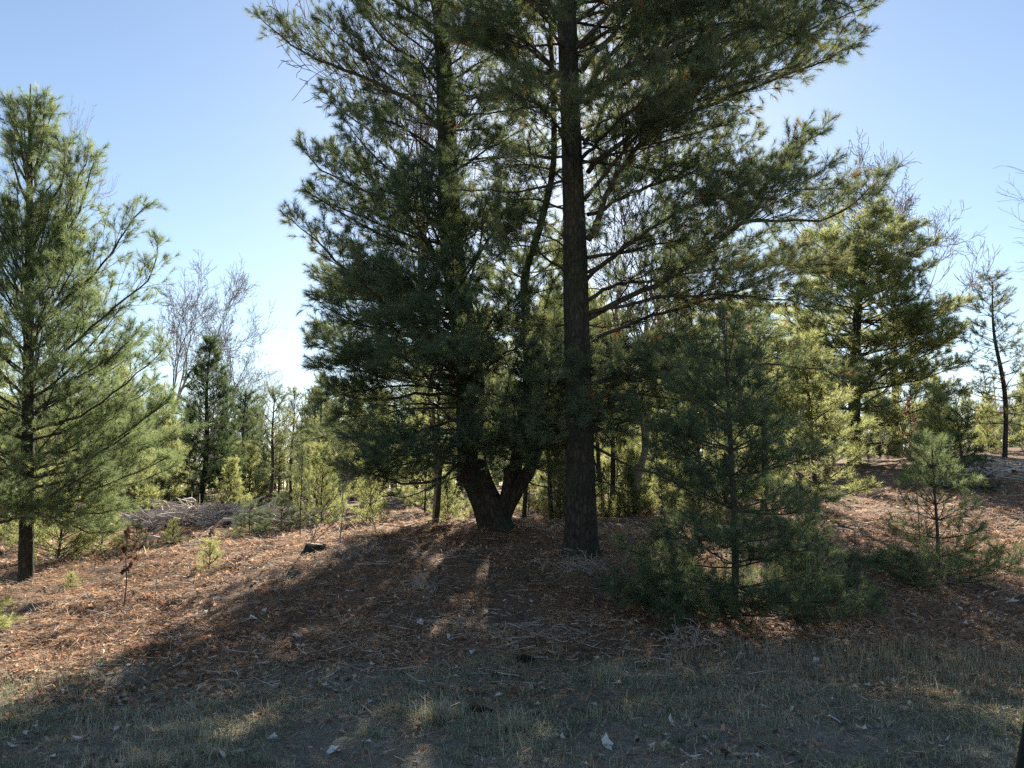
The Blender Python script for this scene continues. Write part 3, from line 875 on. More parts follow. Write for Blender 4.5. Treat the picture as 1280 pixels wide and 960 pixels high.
# ================================================================== prototypes for the wood behind
rng = np.random.default_rng(107)
def proto_pine(name, label, h, spec, leafm, per, nl, w, lean=0.0, trunk_r=0.05, bark=None, **kw):
    """Build a tree at the origin; spec rows: (height fraction, branch length, elevation, count)."""
    global rng
    rng = np.random.default_rng(int(h * 1000) + per)
    root = empty(name, (0, 0, 0), label, "tree")
    T = Tree(**kw)
    tm, Q, _ = trunk_mesh([(0, 0, -.2), (0, 0, 0), (lean * .3 * h, .02 * h, .35 * h), (lean * .6 * h, 0, .7 * h), (lean * h, 0.01 * h, h)],
                          [trunk_r * 1.1, trunk_r, trunk_r * .85, trunk_r * .55, .006], 8, .1, .15, .25)
    for f, L, el, k in spec:
        a0 = rng.uniform(0, 6.28)
        for j in range(k):
            T.limb(auto_path(at_frac(Q, min(.99, f + rng.uniform(-.015, .015))), a0 + j * 2 * PI / k + rng.normal(0, .2), el + rng.normal(0, .12), L * rng.uniform(.65, 1.15), .3),
                   .008 + .009 * L, .004)
    T.shoot(Q[-1], np.array([0, 0, 1.0]), .2)
    T.build(root, tm, bark or M_BRANCH, leafm, per=per, nl=nl, w=w, split=False)
    return root


def rows(h, f0, f1, n, L0, L1, e0, e1, k, bulge=0.0):
    out = []
    for i in range(n):
        u = i / (n - 1)
        out.append((f0 + (f1 - f0) * u, L0 + (L1 - L0) * u + bulge * math.sin(u * PI), e0 + (e1 - e0) * u, k))
    return out


KW = dict(leaf=0.22, lat=0.13, sub=0.14, shoot=0.15, twig=0.0045, latk=.55, dens=1.25)
PROTO = {}
PROTO['bright0'] = proto_pine("understory_pine", "x", 3.2, rows(3.2, .10, .92, 9, 1.15, .35, .1, .9, 6), M_BRIGHT, 26, .13, .009, .02, .04, **KW)
PROTO['bright1'] = proto_pine("understory_pine", "x", 4.4, rows(4.4, .16, .93, 11, 1.5, .35, .05, .8, 6), M_BRIGHT, 26, .13, .009, -.02, .055, **KW)
PROTO['bright2'] = proto_pine("understory_pine", "x", 2.2, rows(2.2, .05, .9, 8, 1.0, .3, .15, .9, 6), M_BRIGHT, 26, .12, .008, .03, .03, **KW)
PROTO['dark0'] = proto_pine("dark_conifer", "x", 6.0, rows(6., .14, .96, 17, 1.8, .25, -.05, .75, 6), M_DARK, 26, .14, .011, .01, .09, M_BARK, **KW)
PROTO['dark1'] = proto_pine("dark_conifer", "x", 3.0, rows(3., .05, .93, 8, 1.2, .3, .0, .7, 6), M_DARK, 26, .13, .010, .02, .05, **KW)
PROTO['red0'] = proto_pine("red_pine", "x", 4.3, [(.35, .8, .1, 4), (.45, 1.0, .2, 5), (.55, .9, .35, 5), (.65, .85, .5, 5), (.75, .75, .6, 5), (.84, .6, .75, 5), (.92, .4, .95, 4)], M_PINE, 34, .12, .010, .015, .06, leaf=.4, lat=.26, sub=.22, shoot=.26, twig=.006, latk=.3)
PROTO['red1'] = proto_pine("red_pine", "x", 4.8, [(.40, .8, .0, 4), (.52, .9, .2, 5), (.63, .8, .35, 4), (.73, .7, .6, 5), (.82, .5, .8, 4), (.9, .35, 1.0, 4)], M_PINE, 34, .12, .010, -.02, .055, leaf=.45, lat=.26, sub=.22, shoot=.26, twig=.006, latk=.3)
PROTO['thin0'] = proto_pine("slender_pine", "x", 7.0, rows(7, .22, .97, 13, 1.35, .3, -.05, .7, 4), M_PINE, 24, .14, .012, .002, .065, M_BARK, leaf=.3, dens=2.0, lat=.26, sub=.22, shoot=.2, twig=.006)
PROTO['clear0'] = proto_pine("added_shade_pine", "x", 4.6, rows(4.6, .42, .95, 9, 1.15, .35, .1, .8, 6), M_BRIGHT, 26, .13, .010, .015, .055, M_BARK, **dict(KW, dens=1.6))  # added pine, crown kept high so it shades the foreground
PROTO['big0'] = proto_pine("background_pine", "x", 10.0, rows(10, .12, .97, 20, 3.0, .5, 0, .8, 6), M_PINE, 20, .2, .02, .01, .16, M_BARK, leaf=.25, lat=.26, sub=.28, shoot=.25, twig=.009, latk=.55)
SEED = dict(leaf=0.15, lat=0.08, sub=0.07, dens=1.3, shoot=0.10, twig=0.002)
PROTO['seed0'] = proto_pine("pine_seedling", "x", .5, [(.15, .2, .3, 5), (.4, .2, .6, 5), (.65, .16, .9, 5), (.85, .1, 1.1, 4)], M_BRIGHT, 30, .08, .0032, .03, .010, **SEED)
PROTO['seed1'] = proto_pine("pine_seedling", "x", 1.0, [(.08, .55, .05, 6), (.25, .5, .15, 6), (.45, .4, .3, 6), (.65, .3, .6, 5), (.85, .2, 1.0, 5)], M_BLUE, 26, .085, .0036, .02, .014, **SEED)
PROTO['seed2'] = proto_pine("pine_seedling", "x", 1.0, [(.08, .5, .2, 6), (.25, .45, .4, 6), (.45, .4, .6, 6), (.65, .3, .9, 5), (.85, .2, 1.1, 5)], M_BRIGHT, 30, .085, .0036, .02, .014, **SEED)


def bare_tree(name, h, seed, levels=5, r0=0.12, spread=0.6, min_r=0.004, kids=(3, 5), upb=0.25, first=0.3, ratio=(.42, .72)):
    r = np.random.default_rng(seed)
    root = empty(name, (0, 0, 0), "x", "tree")
    trunk, limbs = MB(), MB()
    A0, A1, RA = [], [], []

    def grow(p, d, L, rad, lev):
        n = 6 if lev < 2 else (4 if lev < 4 else 3)
        P = [p]
        dd = d.copy()
        for i in range(n):
            dd = norm(dd + r.normal(0, 0.13 + .03 * lev, 3) + np.array([0, 0, upb * 0.25]))
            P.append(P[-1] + dd * L / n)
        P = np.array(P)
        rr = np.linspace(rad, max(min_r, rad * (.45 if lev else .35)), n + 1)
        if lev == 0:
            trunk.tube(smooth_path(np.vstack([p - d * .3, P]), 24), np.interp(np.linspace(0, 1, 24), np.linspace(0, 1, n + 1), rr), 10, .5, True, .08)
        elif lev < 3:
            limbs.tube(P, rr, 5)
        else:
            A0.extend(P[:-1])
            A1.extend(P[1:])
            RA.extend(rr[:-1])
        if lev >= levels:
            return
        k = r.integers(kids[0], kids[1] + 1) + (3 if lev == 0 else 0)
        for j in range(k):
            u = r.uniform(first if lev == 0 else .25, 1.0) if j else 1.0
            x = u * n
            i = min(int(x), n - 1)
            q = P[i] + (P[i + 1] - P[i]) * (x - i)
            T = norm(P[i + 1] - P[i])
            s = norm(np.cross(T, r.normal(size=3)))
            ang = r.uniform(.35, 1.0) * spread * (0.5 if j == 0 else 1)
            grow(q, norm(T * math.cos(ang) + s * math.sin(ang)), L * r.uniform(*ratio), max(min_r, rr[i] * r.uniform(.5, .75)), lev + 1)

    grow(np.zeros(3), np.array([0, 0, 1.0]), h * .55, r0, 0)
    limbs.sticks(A0, A1, np.array(RA), np.array(RA) * .8)
    trunk.build("trunk", M_GREY, root)
    limbs.build("limbs", M_GREY, root)
    return root


PROTO['bare0'] = bare_tree("bare_tree", 11, 3, 5, .13, .75, .006)
PROTO['bare1'] = bare_tree("bare_tree", 12, 5, 5, .14, .85, .006)
PROTO['bare2'] = bare_tree("bare_tree", 9, 8, 5, .10, .7, .006)
PROTO['bare3'] = bare_tree("bare_tree", 12, 21, 5, .13, .8, .008, (4, 5), .3, .5, (.45, .7))
PROTO['bare4'] = bare_tree("bare_tree", 12, 33, 5, .17, .8, .0095, (4, 5), .3, .55, (.45, .68))
PROTO['shrub0'] = bare_tree("bare_shrub", 1.6, 11, 3, .012, .7, .0025, (3, 5), .3, .1)
PROTO['shrub1'] = bare_tree("bare_shrub", 2.2, 12, 3, .016, .6, .0025, (3, 4), .4, .2)
HT = dict(bright0=3.2, bright1=4.4, bright2=2.2, dark0=6.0, dark1=3.0, red0=4.3, red1=4.8, thin0=7.0, clear0=4.6, big0=10.0, seed0=.5, seed1=1.0, seed2=1.0, bare0=11, bare1=12, bare2=9, bare3=12, bare4=12, shrub0=1.6, shrub1=2.2)
def top_z(o):
    a = np.empty(len(o.data.vertices) * 3, np.float32)
    o.data.vertices.foreach_get("co", a)
    return float(a[2::3].max())


for _k, _o in PROTO.items():
    HT[_k] = max(top_z(c) for c in _o.children)
_used = set()
rng = np.random.default_rng(55)


def put(kind, px, Y, h, label, cat="tree", group=None, rz=None, wide=1.0, lean=0.0):
    pr = PROTO[kind]
    if kind in _used:
        o = copy_tree(pr)
    else:
        o = pr
        _used.add(kind)
    p = gpt(px, Y)
    o.location = p
    s = h / HT[kind]
    o.scale = (s * wide, s * wide, s)
    o.rotation_euler = (0, lean, rng.uniform(0, 6.28) if rz is None else rz)
    for key in ("label", "category", "group"):
        if key in o:
            del o[key]
    tag(o, label, cat, group)
    return o


def hpx(px, Y, ytop):
    """Height of something standing Y ahead whose top shows at pixel row ytop."""
    return at(px, ytop, Y)[2] - gpt(px, Y)[2]


# named trees of the middle distance
put('dark0', 250, 28, hpx(250, 28, 413), "dark pointed conifer beyond the brush pile on the left", wide=.95)
put('red0', 335, 21, hpx(335, 21, 474), "tufted pine with a clear thin stem, left of two close pines in the sky gap", wide=1.0)
put('red1', 364, 24, hpx(364, 24, 478), "narrow tufted pine with a single spike, just right of the clear stemmed pine")
put('red1', 398, 26, hpx(398, 26, 462), "tall tufted pine with a bare leader whose crown meets the forked pine's left side")
put('red0', 375, 14.5, hpx(375, 14.5, 555), "spindly little pine with one round dark tuft on a crooked stem near the stump", wide=.55)
put('dark1', 300, 32, hpx(300, 32, 478), "rounded dull pine far back between the pointed conifer and the tufted pines", wide=1.1)
put('thin0', 1256, 30, hpx(1256, 30, 335), "slender dark pine with sparse level boughs near the right edge", wide=1.35)
put('bright1', 1022, 16.5, hpx(1022, 16.5, 405), "bright yellow green pine catching the sun in front of the big right pine", wide=1.15)
put('bright0', 1180, 22, hpx(1180, 22, 480), "light green young pine behind the small right sapling", wide=1.1)
put('dark1', 1205, 20, hpx(1205, 20, 500), "small dull pine with browned needles behind the right sapling's top")
put('bare4', 198, 44, hpx(198, 44, 308), "leafless tree with fine reddish twigs above the left wood", rz=1.0, wide=.8)
put('bare2', 245, 40, hpx(245, 40, 372), "smaller leafless tree just right of the reddish twigged one")
put('bare4', 1122, 38, hpx(1122, 38, 140), "leafless round headed tree rising behind the big right pine", rz=2.2, wide=1.0)
put('bare0', 1320, 26, hpx(1320, 26, 190), "leafless tree at the right edge with branches reaching into the frame", rz=0.5)
put('bare3', 545, 17.5, hpx(545, 17.5, -60), "tall leafless tree behind the forked pine, its budding twigs showing at upper left", rz=3.6, wide=.65)
put('bare2', 795, 17, hpx(795, 17, 150), "crooked leafless tree behind the tall straight pine's right side", rz=.9)
put('bare2', 8, 20, hpx(8, 20, 85), "leafless tree behind the left edge pine with its twig tips showing at its top", wide=.35)
# seedlings and saplings that stand alone
put('seed0', 261, 11.6, .52, "single bright seedling tuft on the sunlit needle floor at left", "seedling")
put('seed0', 88, 11.2, .30, "tiny pale green seedling near the left pine's foot", "seedling")
put('seed2', -42, 8.6, .95, "bright green pine seedling cut by the left edge of the photo", "seedling", wide=1.15)
put('seed1', 838, 8.9, .62, "low dark seedling pine left of the slender young pine's base", "seedling", wide=1.2)
put('seed1', 1000, 8.7, .4, "low dark seedling pine right of the slender young pine's base", "seedling", wide=1.35)
put('seed1', 1065, 9.3, .62, "low spreading seedling pine between the young pine and the right sapling", "seedling", wide=1.3)
put('seed1', 1138, 9.9, .42, "flat dark seedling pine just left of the right sapling's stem", "seedling", wide=1.4)
put('seed1', 352, 16.5, .85, "dusky bushy seedling pine behind the stump", "seedling", wide=1.4)
put('seed1', 312, 16.0, .75, "dusky bushy seedling pine right of the brush pile", "seedling", wide=1.4)
put('seed1', 170, 14.5, .55, "dusky seedling pine in front of the brush pile", "seedling", wide=1.3)
put('seed2', 215, 15.5, .5, "greyish seedling pine in front of the brush pile's middle", "seedling", wide=1.2)
put('shrub1', 425, 12.2, 1.9, "bare many stemmed shrub beside the stump", "shrub")
put('shrub1', 470, 13.5, 1.6, "bare thin shrub right of the stump below the dark boughs", "shrub")
put('shrub0', 385, 12.0, 1.5, "bare crooked shrub leaning over the stump", "shrub", lean=-.25)
put('shrub0', 440, 11.2, .7, "low tangled bare shrub right of the stump", "shrub", wide=1.3)
put('shrub1', 695, 12.5, 1.9, "thin bare upright sapling left of the big straight trunk", "shrub", wide=.4)

# young pines filling the wood: sunlit understory and dim ones behind
G1, G2, G3, G4, G5 = ("sunlit young pines of the understory", "dim conifers in the wood", "slim bare trees of the far wood", "big pines closing the far wood", "bare grey trees beyond the right slope")
L1 = "sunlit yellow green young pine in the crowded understory behind the trunks"
L2 = "dim dark green conifer deep in the wood behind the young pines"
L4 = "large soft pine far back closing off the wood"
put('clear0', 712, 25, hpx(712, 25, 285), "tall pine added for shade behind the straight trunk, its boughs showing on both sides", wide=.75)  # added to keep the sun off the grass in front
G0 = "mid sized pines added for shade behind the two big trunks"
for px, Y, yt, wd in [(655, 17.5, 385, .9), (600, 18.5, 370, .9), (698, 22, 350, .9), (752, 22.5, 350, .8), (545, 17, 430, 1.1),  (690, 17.5, 400, .9), (765, 19, 375, 1.1), (735, 17.5, 405, 1.0), (905, 17, 358, 1.2), (955, 17, 355, 1.2), (850, 23, 325, .9)]:  # added pines, crowns placed to cast shade on mound and verge
    put('clear0', px, Y, hpx(px, Y, yt), "mid sized clear stemmed pine added for shade behind the two big trunks and the slender young pine", "tree", G0, wide=wd)
fill = random.Random(5)
for px, Y, yt in [(75, 14, 580), (125, 14.5, 600), (30, 15.5, 570), (1215, 36, 470), (1180, 34, 480), (1285, 37, 470), (1245, 40, 490), (745, 17, 600), (778, 16.8, 608), (706, 17.5, 608), (820, 17.2, 600), (755, 19.5, 575), (790, 18.5, 560), (832, 20, 545), (862, 19, 570), (702, 20.5, 590), (662, 21, 575), (770, 23, 530), (815, 24, 520), (900, 19.5, 560), (940, 21, 540), (600, 21.5, 590), (395, 18, 560), (465, 17.5, 575), (530, 22, 500), (555, 17.5, 590), (690, 21, 520), (795, 17, 600), (820, 21, 520),
                  (880, 22, 470), (705, 26, 470), (780, 25, 470), (840, 27, 440), (905, 27, 430), (480, 26, 470), (420, 28, 480),
                  (150, 21, 500), (190, 24, 470), (70, 22, 470), (120, 26, 430), (15, 20, 510), (205, 30, 500), (290, 34, 540), (320, 30, 545), (350, 31, 540), (380, 34, 530),
                  (280, 26, 570), (870, 15.5, 590), (1235, 33, 500), (1300, 32, 480), (960, 30, 420), (1160, 29, 500), (-60, 18, 450), (-40, 24, 400)]:
    k = fill.choice(['bright0', 'bright1', 'bright2'])
    h = max(1.2, hpx(px, Y, yt + fill.uniform(-15, 15)))
    k = 'bright2' if h < 2.2 else ('bright0' if h < 3.4 else 'bright1')
    put(k, px + fill.uniform(-8, 8), Y, h, L1, "tree", G1, wide=fill.uniform(.8, 1.15))
for px, Y, yt in [(160, 29, 520), (185, 27, 545), (215, 33, 520), (120, 32, 500), (45, 30, 450), (300, 40, 505), (390, 38, 480), (440, 34, 500), (520, 36, 470), (610, 33, 450), (680, 36, 460), (730, 40, 470), (800, 36, 470),
                  (860, 40, 440), (930, 36, 450), (1010, 36, 420), (1100, 38, 470), (1180, 40, 500), (1230, 42, 520), (1290, 40, 470), (145, 24, 580), (200, 25.5, 575), (575, 40, 430), (470, 42, 480)]:
    h = max(2., hpx(px, Y, yt))
    put('dark0' if h > 4 else 'dark1', px, Y, h, L2, "tree", G2, wide=fill.uniform(1.0, 1.4))
for i in range(34):
    px = -150 + i * 48 + fill.uniform(-18, 18)
    Y = fill.uniform(48, 72)
    yt = fill.uniform(480, 540)
    put('big0', px, Y, hpx(px, Y, yt), L4, "tree", G4, wide=fill.uniform(.9, 1.4))
for i in range(26):
    px = fill.choice([fill.uniform(100, 330), fill.uniform(1150, 1400), fill.uniform(330, 1150)])
    Y = fill.uniform(42, 80)
    put(fill.choice(['bare0', 'bare1', 'bare2']), px, Y, hpx(px, Y, fill.uniform(440, 510)), "slim grey leafless tree in the far wood", "tree", G3, wide=fill.uniform(.6, 1.0))

# far wood beyond everything: one grey-brown mass of trunks and twigs
mb = MB()
A0, A1, RA = [], [], []
for i in range(1500):
    x, y = rng.uniform(-150, 150), rng.uniform(85, 150)
    z = gz1(x, y)
    h = rng.uniform(6, 11)
    p = np.array([x, y, z])
    q = p + np.array([rng.normal(0, .4), rng.normal(0, .4), h])
    A0.append(p)
    A1.append(q)
    RA.append(rng.uniform(.06, .14))
    for j in range(24):
        u = rng.uniform(.25, 1)
        s = p + (q - p) * u
        A0.append(s)
        A1.append(s + np.array([rng.normal(0, 1.0), rng.normal(0, 1.0), rng.uniform(.6, 2.2)]))
        RA.append(.035)
mb.sticks(A0, A1, np.array(RA), np.array(RA) * .4, rng.random(len(A0)))
tag(mb.build("far_wood", M_STICK), "grey brown mass of leafless trees on the far horizon", "wood", None, "stuff")

# ================================================================== ground cover
rng = np.random.default_rng(108)
def blades(x, y, h, w, leanmax, tone, curl=0.5):
    """Grass blades: two-segment bent strips."""
    n = len(x)
    z = gz(x, y)
    az = rng.random(n) * 2 * PI
    wx = np.stack([np.cos(az + PI / 2), np.sin(az + PI / 2), np.zeros(n)], -1) * (w * 0.5)[:, None]
    le = rng.random(n) * leanmax
    d = np.stack([np.cos(az) * np.sin(le), np.sin(az) * np.sin(le), np.cos(le)], -1)
    le2 = np.minimum(le + curl * rng.random(n) * 1.6, 1.9)
    d2 = np.stack([np.cos(az) * np.sin(le2), np.sin(az) * np.sin(le2), np.cos(le2)], -1)
    p0 = np.stack([x, y, z - .004], -1)
    p1 = p0 + d * (h * .5)[:, None]
    p2 = p1 + d2 * (h * .5)[:, None]
    p2[:, 2] = np.maximum(p2[:, 2], z + .004)
    V = np.stack([p0 - wx, p0 + wx, p1 - wx * .8, p1 + wx * .8, p2], 1).reshape(-1, 3)
    b = np.arange(n)[:, None] * 5
    return V, b + np.array([[0, 1, 3, 2]]), b + np.array([[2, 3, 4]]), np.repeat(tone, 5)


def scatter(n, y0, y1, pw=1.0, margin=1.15):
    """Ground points inside the view wedge, denser near the camera."""
    y = y0 + (y1 - y0) * rng.random(n) ** pw
    half = (y * .65 + .6) * margin
    return (rng.random(n) * 2 - 1) * half, y


mb = MB()
x, y = scatter(230000, 3.6, 8.9, 1.0)
g = grassiness(x, y)
pn = fbm(x * 1.6, y * 1.6, 31)
keep = rng.random(len(x)) < np.clip(g * (0.12 + 3.2 * (pn - .33)), 0.0, .9)
x, y, pn = x[keep], y[keep], pn[keep]
tone = np.clip(rng.normal(.36, .18, len(x)) + (fbm(x * .9, y * .9, 33) - .47) * 1.0 + (rng.random(len(x)) < .12) * .38, 0, 1)
h = rng.uniform(.02, .075, len(x)) * (.4 + 1.5 * pn)
V, q, t, a = blades(x, y, h, rng.uniform(.003, .006, len(x)), 1.45, tone, .9)
mb.add(V, q, a)
mb.f.append(t + (mb.n - len(V)))
# small tufts standing out of the thatch
cx, cyy = scatter(330, 3.7, 8.0, 1.0)
kp = grassiness(cx, cyy) > .5
cx, cyy = cx[kp], cyy[kp]
nb_ = 55
sz = rng.uniform(.02, .06, len(cx))
ct = rng.uniform(.15, .75, len(cx))
x = (cx[:, None] + rng.normal(0, 1, (len(cx), nb_)) * sz[:, None] * .7).ravel()
y = (cyy[:, None] + rng.normal(0, 1, (len(cx), nb_)) * sz[:, None] * .5).ravel()
tone = np.clip((ct[:, None] + rng.normal(0, .13, (len(cx), nb_))).ravel(), 0, 1)
h = np.repeat(sz, nb_) * rng.uniform(.8, 2.0, len(x))
V, q, t, a = blades(x, y, h, rng.uniform(.003, .0055, len(x)), 1.35, tone, .9)
mb.add(V, q, a)
mb.f.append(t + (mb.n - len(V)))
tag(mb.build("grass", M_GRASS, smooth=False), "short sparse grey green grass on the shaded verge in front", "grass", None, "stuff")

# pale dead grass: matted band along the edge of the verge and scattered straws
mb = MB()
x = rng.uniform(-6, 8, 60000)
y = 6.9 + 0.05 * x + rng.normal(0, .38, len(x))
dn = fbm(x * 1.1, y * 1.6, 41) + np.clip((x - 0.4) / 3.5, -.25, .16)
keep = rng.random(len(x)) < np.clip((dn - .50) * 4, 0, .55)
x, y = x[keep], y[keep]
x2, y2 = scatter(3500, 3.7, 8.2, 1.0)
x, y = np.concatenate([x, x2]), np.concatenate([y, y2])
V, q, t, a = blades(x, y, rng.uniform(.08, .24, len(x)), rng.uniform(.002, .0045, len(x)), 1.75, np.clip(rng.normal(.45, .22, len(x)), 0, 1), .9)
mb.add(V, q, a)
mb.f.append(t + (mb.n - len(V)))
tag(mb.build("dead_grass", M_STRAW, smooth=False), "matted pale straw along the edge between grass and needle floor", "dead grass", None, "stuff")

# fallen needles, leaf scraps, twigs
mb = MB()
for n, y0, y1, pw, ln, wd in [(300000, 5.6, 14.5, 1.0, .095, .0042), (120000, 13, 26, 1.0, .14, .010), (13000, 3.6, 7.5, 1., .08, .0035)]:
    x, y = scatter(n, y0, y1, pw, 1.2)
    if y1 < 8:
        keep = np.ones(n, bool)
    else:
        keep = (rng.random(n) > grassiness(x, y) * .75) & (rng.random(n) < np.clip((fbm(x * 1.7, y * 1.7, 51) - .28) * 3.0, .06, 1))
    x, y = x[keep], y[keep]
    n = len(x)
    z = gz(x, y)
    az = rng.random(n) * 2 * PI
    L = ln * rng.uniform(.5, 1.2, n)
    d = np.stack([np.cos(az), np.sin(az), rng.normal(.04, .28, n)], -1)
    p = np.stack([x, y, z + rng.uniform(.002, .03, n)], -1)
    q_ = p + d * L[:, None]
    wv = np.stack([-np.sin(az), np.cos(az), rng.normal(0, .6, n)], -1) * (wd * .5 * rng.uniform(.6, 1.6, n))[:, None]
    V = np.stack([p - wv, p + wv, q_ + wv * .5, q_ - wv * .5], 1).reshape(-1, 3)
    tone = np.clip(rng.normal(.50, .27, n) + (fbm(x * .7, y * .7, 53) - .47) * .9 + (fbm(x * 5, y * 5, 57) - .47) * .9, 0, .96)
    mb.add(V, np.arange(len(V)).reshape(-1, 4), np.repeat(tone, 4))
tag(mb.build("fallen_needles", M_LITTER, smooth=False), "carpet of fallen orange brown pine needles over the mound", "needle litter", None, "stuff")


def leaf_shape(n, rr, lobes=True):
    """n curled leaf outlines (9 rim points, one centre), unit size."""
    t = np.linspace(0, 2 * PI, 10)[:-1]
    base = np.stack([np.cos(t) * (1 + (.28 * np.cos(4 * t) if lobes else 0)), np.sin(t) * .55 * (1 + (.3 * np.cos(4 * t + .5) if lobes else 0)), 0 * t], -1)
    P = np.repeat(base[None], n, 0) * rr.uniform(.75, 1.25, (n, 9, 1))
    cu = rr.uniform(.15, .9, (n, 1))
    P[..., 2] = cu * (P[..., 1] ** 2) * 1.3 + rr.uniform(-.3, .5, (n, 1)) * P[..., 0] ** 2 * .6 + rr.normal(0, .05, (n, 9))
    c = np.zeros((n, 1, 3))
    return np.concatenate([P, c], 1)


def rot(P, rr, tilt):
    n = len(P)
    a = rr.random(n) * 2 * PI
    b_ = rr.normal(0, tilt, n)
    c_ = rr.normal(0, tilt, n)
    x, y, z = P[..., 0], P[..., 1], P[..., 2]
    y, z = y * np.cos(b_)[:, None] - z * np.sin(b_)[:, None], y * np.sin(b_)[:, None] + z * np.cos(b_)[:, None]
    x, z = x * np.cos(c_)[:, None] + z * np.sin(c_)[:, None], -x * np.sin(c_)[:, None] + z * np.cos(c_)[:, None]
    x, y = x * np.cos(a)[:, None] - y * np.sin(a)[:, None], x * np.sin(a)[:, None] + y * np.cos(a)[:, None]
    return np.stack([x, y, z], -1)


LF = np.array([[j, (j + 1) % 9, 9] for j in range(9)])
mb = MB()
for n, y0, y1, sz in [(24000, 6.2, 14, .026), (15000, 13, 25, .045), (3200, 3.7, 7.5, .022)]:
    x, y = scatter(n, y0, y1, 1.0, 1.2)
    keep = rng.random(n) < np.clip((fbm(x * .8, y * .8, 61) - .25) * 2.4, .1, 1)
    x, y = x[keep], y[keep]
    n = len(x)
    P = rot(leaf_shape(n, rng) * (sz * rng.uniform(.5, 1.25, n))[:, None, None], rng, .45)
    P += np.stack([x, y, gz(x, y) + rng.uniform(.008, .03, n)], -1)[:, None]
    f = (np.arange(n)[:, None, None] * 10 + LF[None]).reshape(-1, 3)
    tone = np.clip(rng.normal(.40, .24, n) + (rng.random(n) < .12) * .45, 0, 1)
    mb.add(P.reshape(-1, 3), f, np.repeat(tone, 10))
tag(mb.build("leaf_litter", M_LITTER, smooth=False), "curled brown dead leaves littering the needle floor", "leaf litter", None, "stuff")

mb = MB()
A0, A1, RA = [], [], []
for n, y0, y1, ln, rd in [(5200, 6.6, 15, .22, .0045), (2400, 14, 26, .4, .009)]:
    x, y = scatter(n, y0, y1, 1.0, 1.2)
    keep = rng.random(n) < np.clip((fbm(x * .6, y * .6, 71) - .3) * 3, .05, 1)
    x, y = x[keep], y[keep]
    z = gz(x, y)
    for i in range(len(x)):
        p = np.array([x[i], y[i], z[i] + .012])
        a = rng.random() * 6.28
        el = rng.normal(.05, .12)
        L = ln * rng.uniform(.4, 1.7)
        for _ in range(3):
            a += rng.normal(0, .25)
            q_ = p + L / 3 * np.array([math.cos(a), math.sin(a), el])
            q_[2] = max(q_[2], gz1(q_[0], q_[1]) + .006) if rng.random() < .7 else q_[2]
            A0.append(p)
            A1.append(q_)
            RA.append(rd * rng.uniform(.5, 1.4))
            p = q_
mb.sticks(A0, A1, np.array(RA), np.array(RA) * .8, np.clip(rng.normal(.5, .25, len(A0)), 0, 1))
tag(mb.build("twig_litter", M_STICK), "thin broken twigs strewn over the needle floor", "twigs", None, "stuff")

# ------------------------------------------------------------------ single things on the ground
rng = np.random.default_rng(109)
# bleached leaves one can pick out
for spec in range(4):
    pass
leaf_me = []
for k in range(5):
    m_ = MB()
    rr = np.random.default_rng(90 + k)
    P = rot(leaf_shape(1, rr), rr, .3)[0]
    P[:, 2] -= P[:, 2].min()
    m_.add(P, LF, rr.uniform(.35, 1))
    leaf_me.append(m_.build("dead_leaf", M_PALELEAF, smooth=False))
GL = "bleached dead leaves lying on the verge and mound"
spots = [(415, 943, .042), (300, 945, .035), (278, 948, .04), (105, 927, .05), (410, 872, .03), (340, 925, .04), (180, 865, .03), (480, 873, .035), (520, 700 + 170, .03), (640, 903, .04), (708, 917, .05), (742, 885, .035),
         (797, 887, .04), (838, 905, .04), (955, 887, .04), (1040, 905, .055), (1078, 915, .045), (1000, 935, .05), (860, 950, .05), (920, 862, .03), (880, 925, .035), (1130, 890, .04), (1085, 860, .035), (990, 892, .03),
         (315, 778, .06), (330, 765, .05), (270, 752, .05), (245, 790, .05), (435, 742, .05), (500, 760, .045), (525, 780, .05), (470, 800, .045), (560, 800, .04), (200, 812, .05), (345, 740, .04), (1090, 795, .05), (1205, 782, .05),
         (1265, 755, .06), (1100, 802, .04), (1230, 815, .05), (1020, 830, .04), (700, 925, .035), (600, 940, .04), (565, 905, .03), (230, 905, .035), (150, 885, .03), (60, 880, .04), (30, 920, .035), (760, 935, .05), (1180, 930, .05)]
_lr = random.Random(4)
spots += [(_lr.uniform(0, 1270), 845 + 112 * _lr.random(), _lr.uniform(.014, .032)) for _ in range(75)]
spots += [(_lr.uniform(150, 700), _lr.uniform(735, 840), _lr.uniform(.02, .04)) for _ in range(30)]


def ground_px(px, py):
    """Where the ray through a photo pixel meets the ground."""
    d = at(px, py, 1.0) - CAM
    for t in np.arange(3.5, 40, .04):
        p = CAM + d * t
        if p[2] <= gz1(p[0], p[1]):
            return np.array([p[0], p[1], gz1(p[0], p[1])])
    return CAM + d * 40


for i, (px, py, s) in enumerate(spots):
    o = leaf_me[i] if i < 5 else leaf_me[i % 5].copy()
    if i >= 5:
        COL.objects.link(o)
    p = ground_px(px, py)
    o.location = (p[0], p[1], p[2] + .008)
    o.scale = (s, s, s * 1.2)
    o.rotation_euler = (rng.normal(0, .25), rng.normal(0, .25), rng.uniform(0, 6.28))
    tag(o, "bleached curled dead leaf lying on the ground", "leaf", GL)

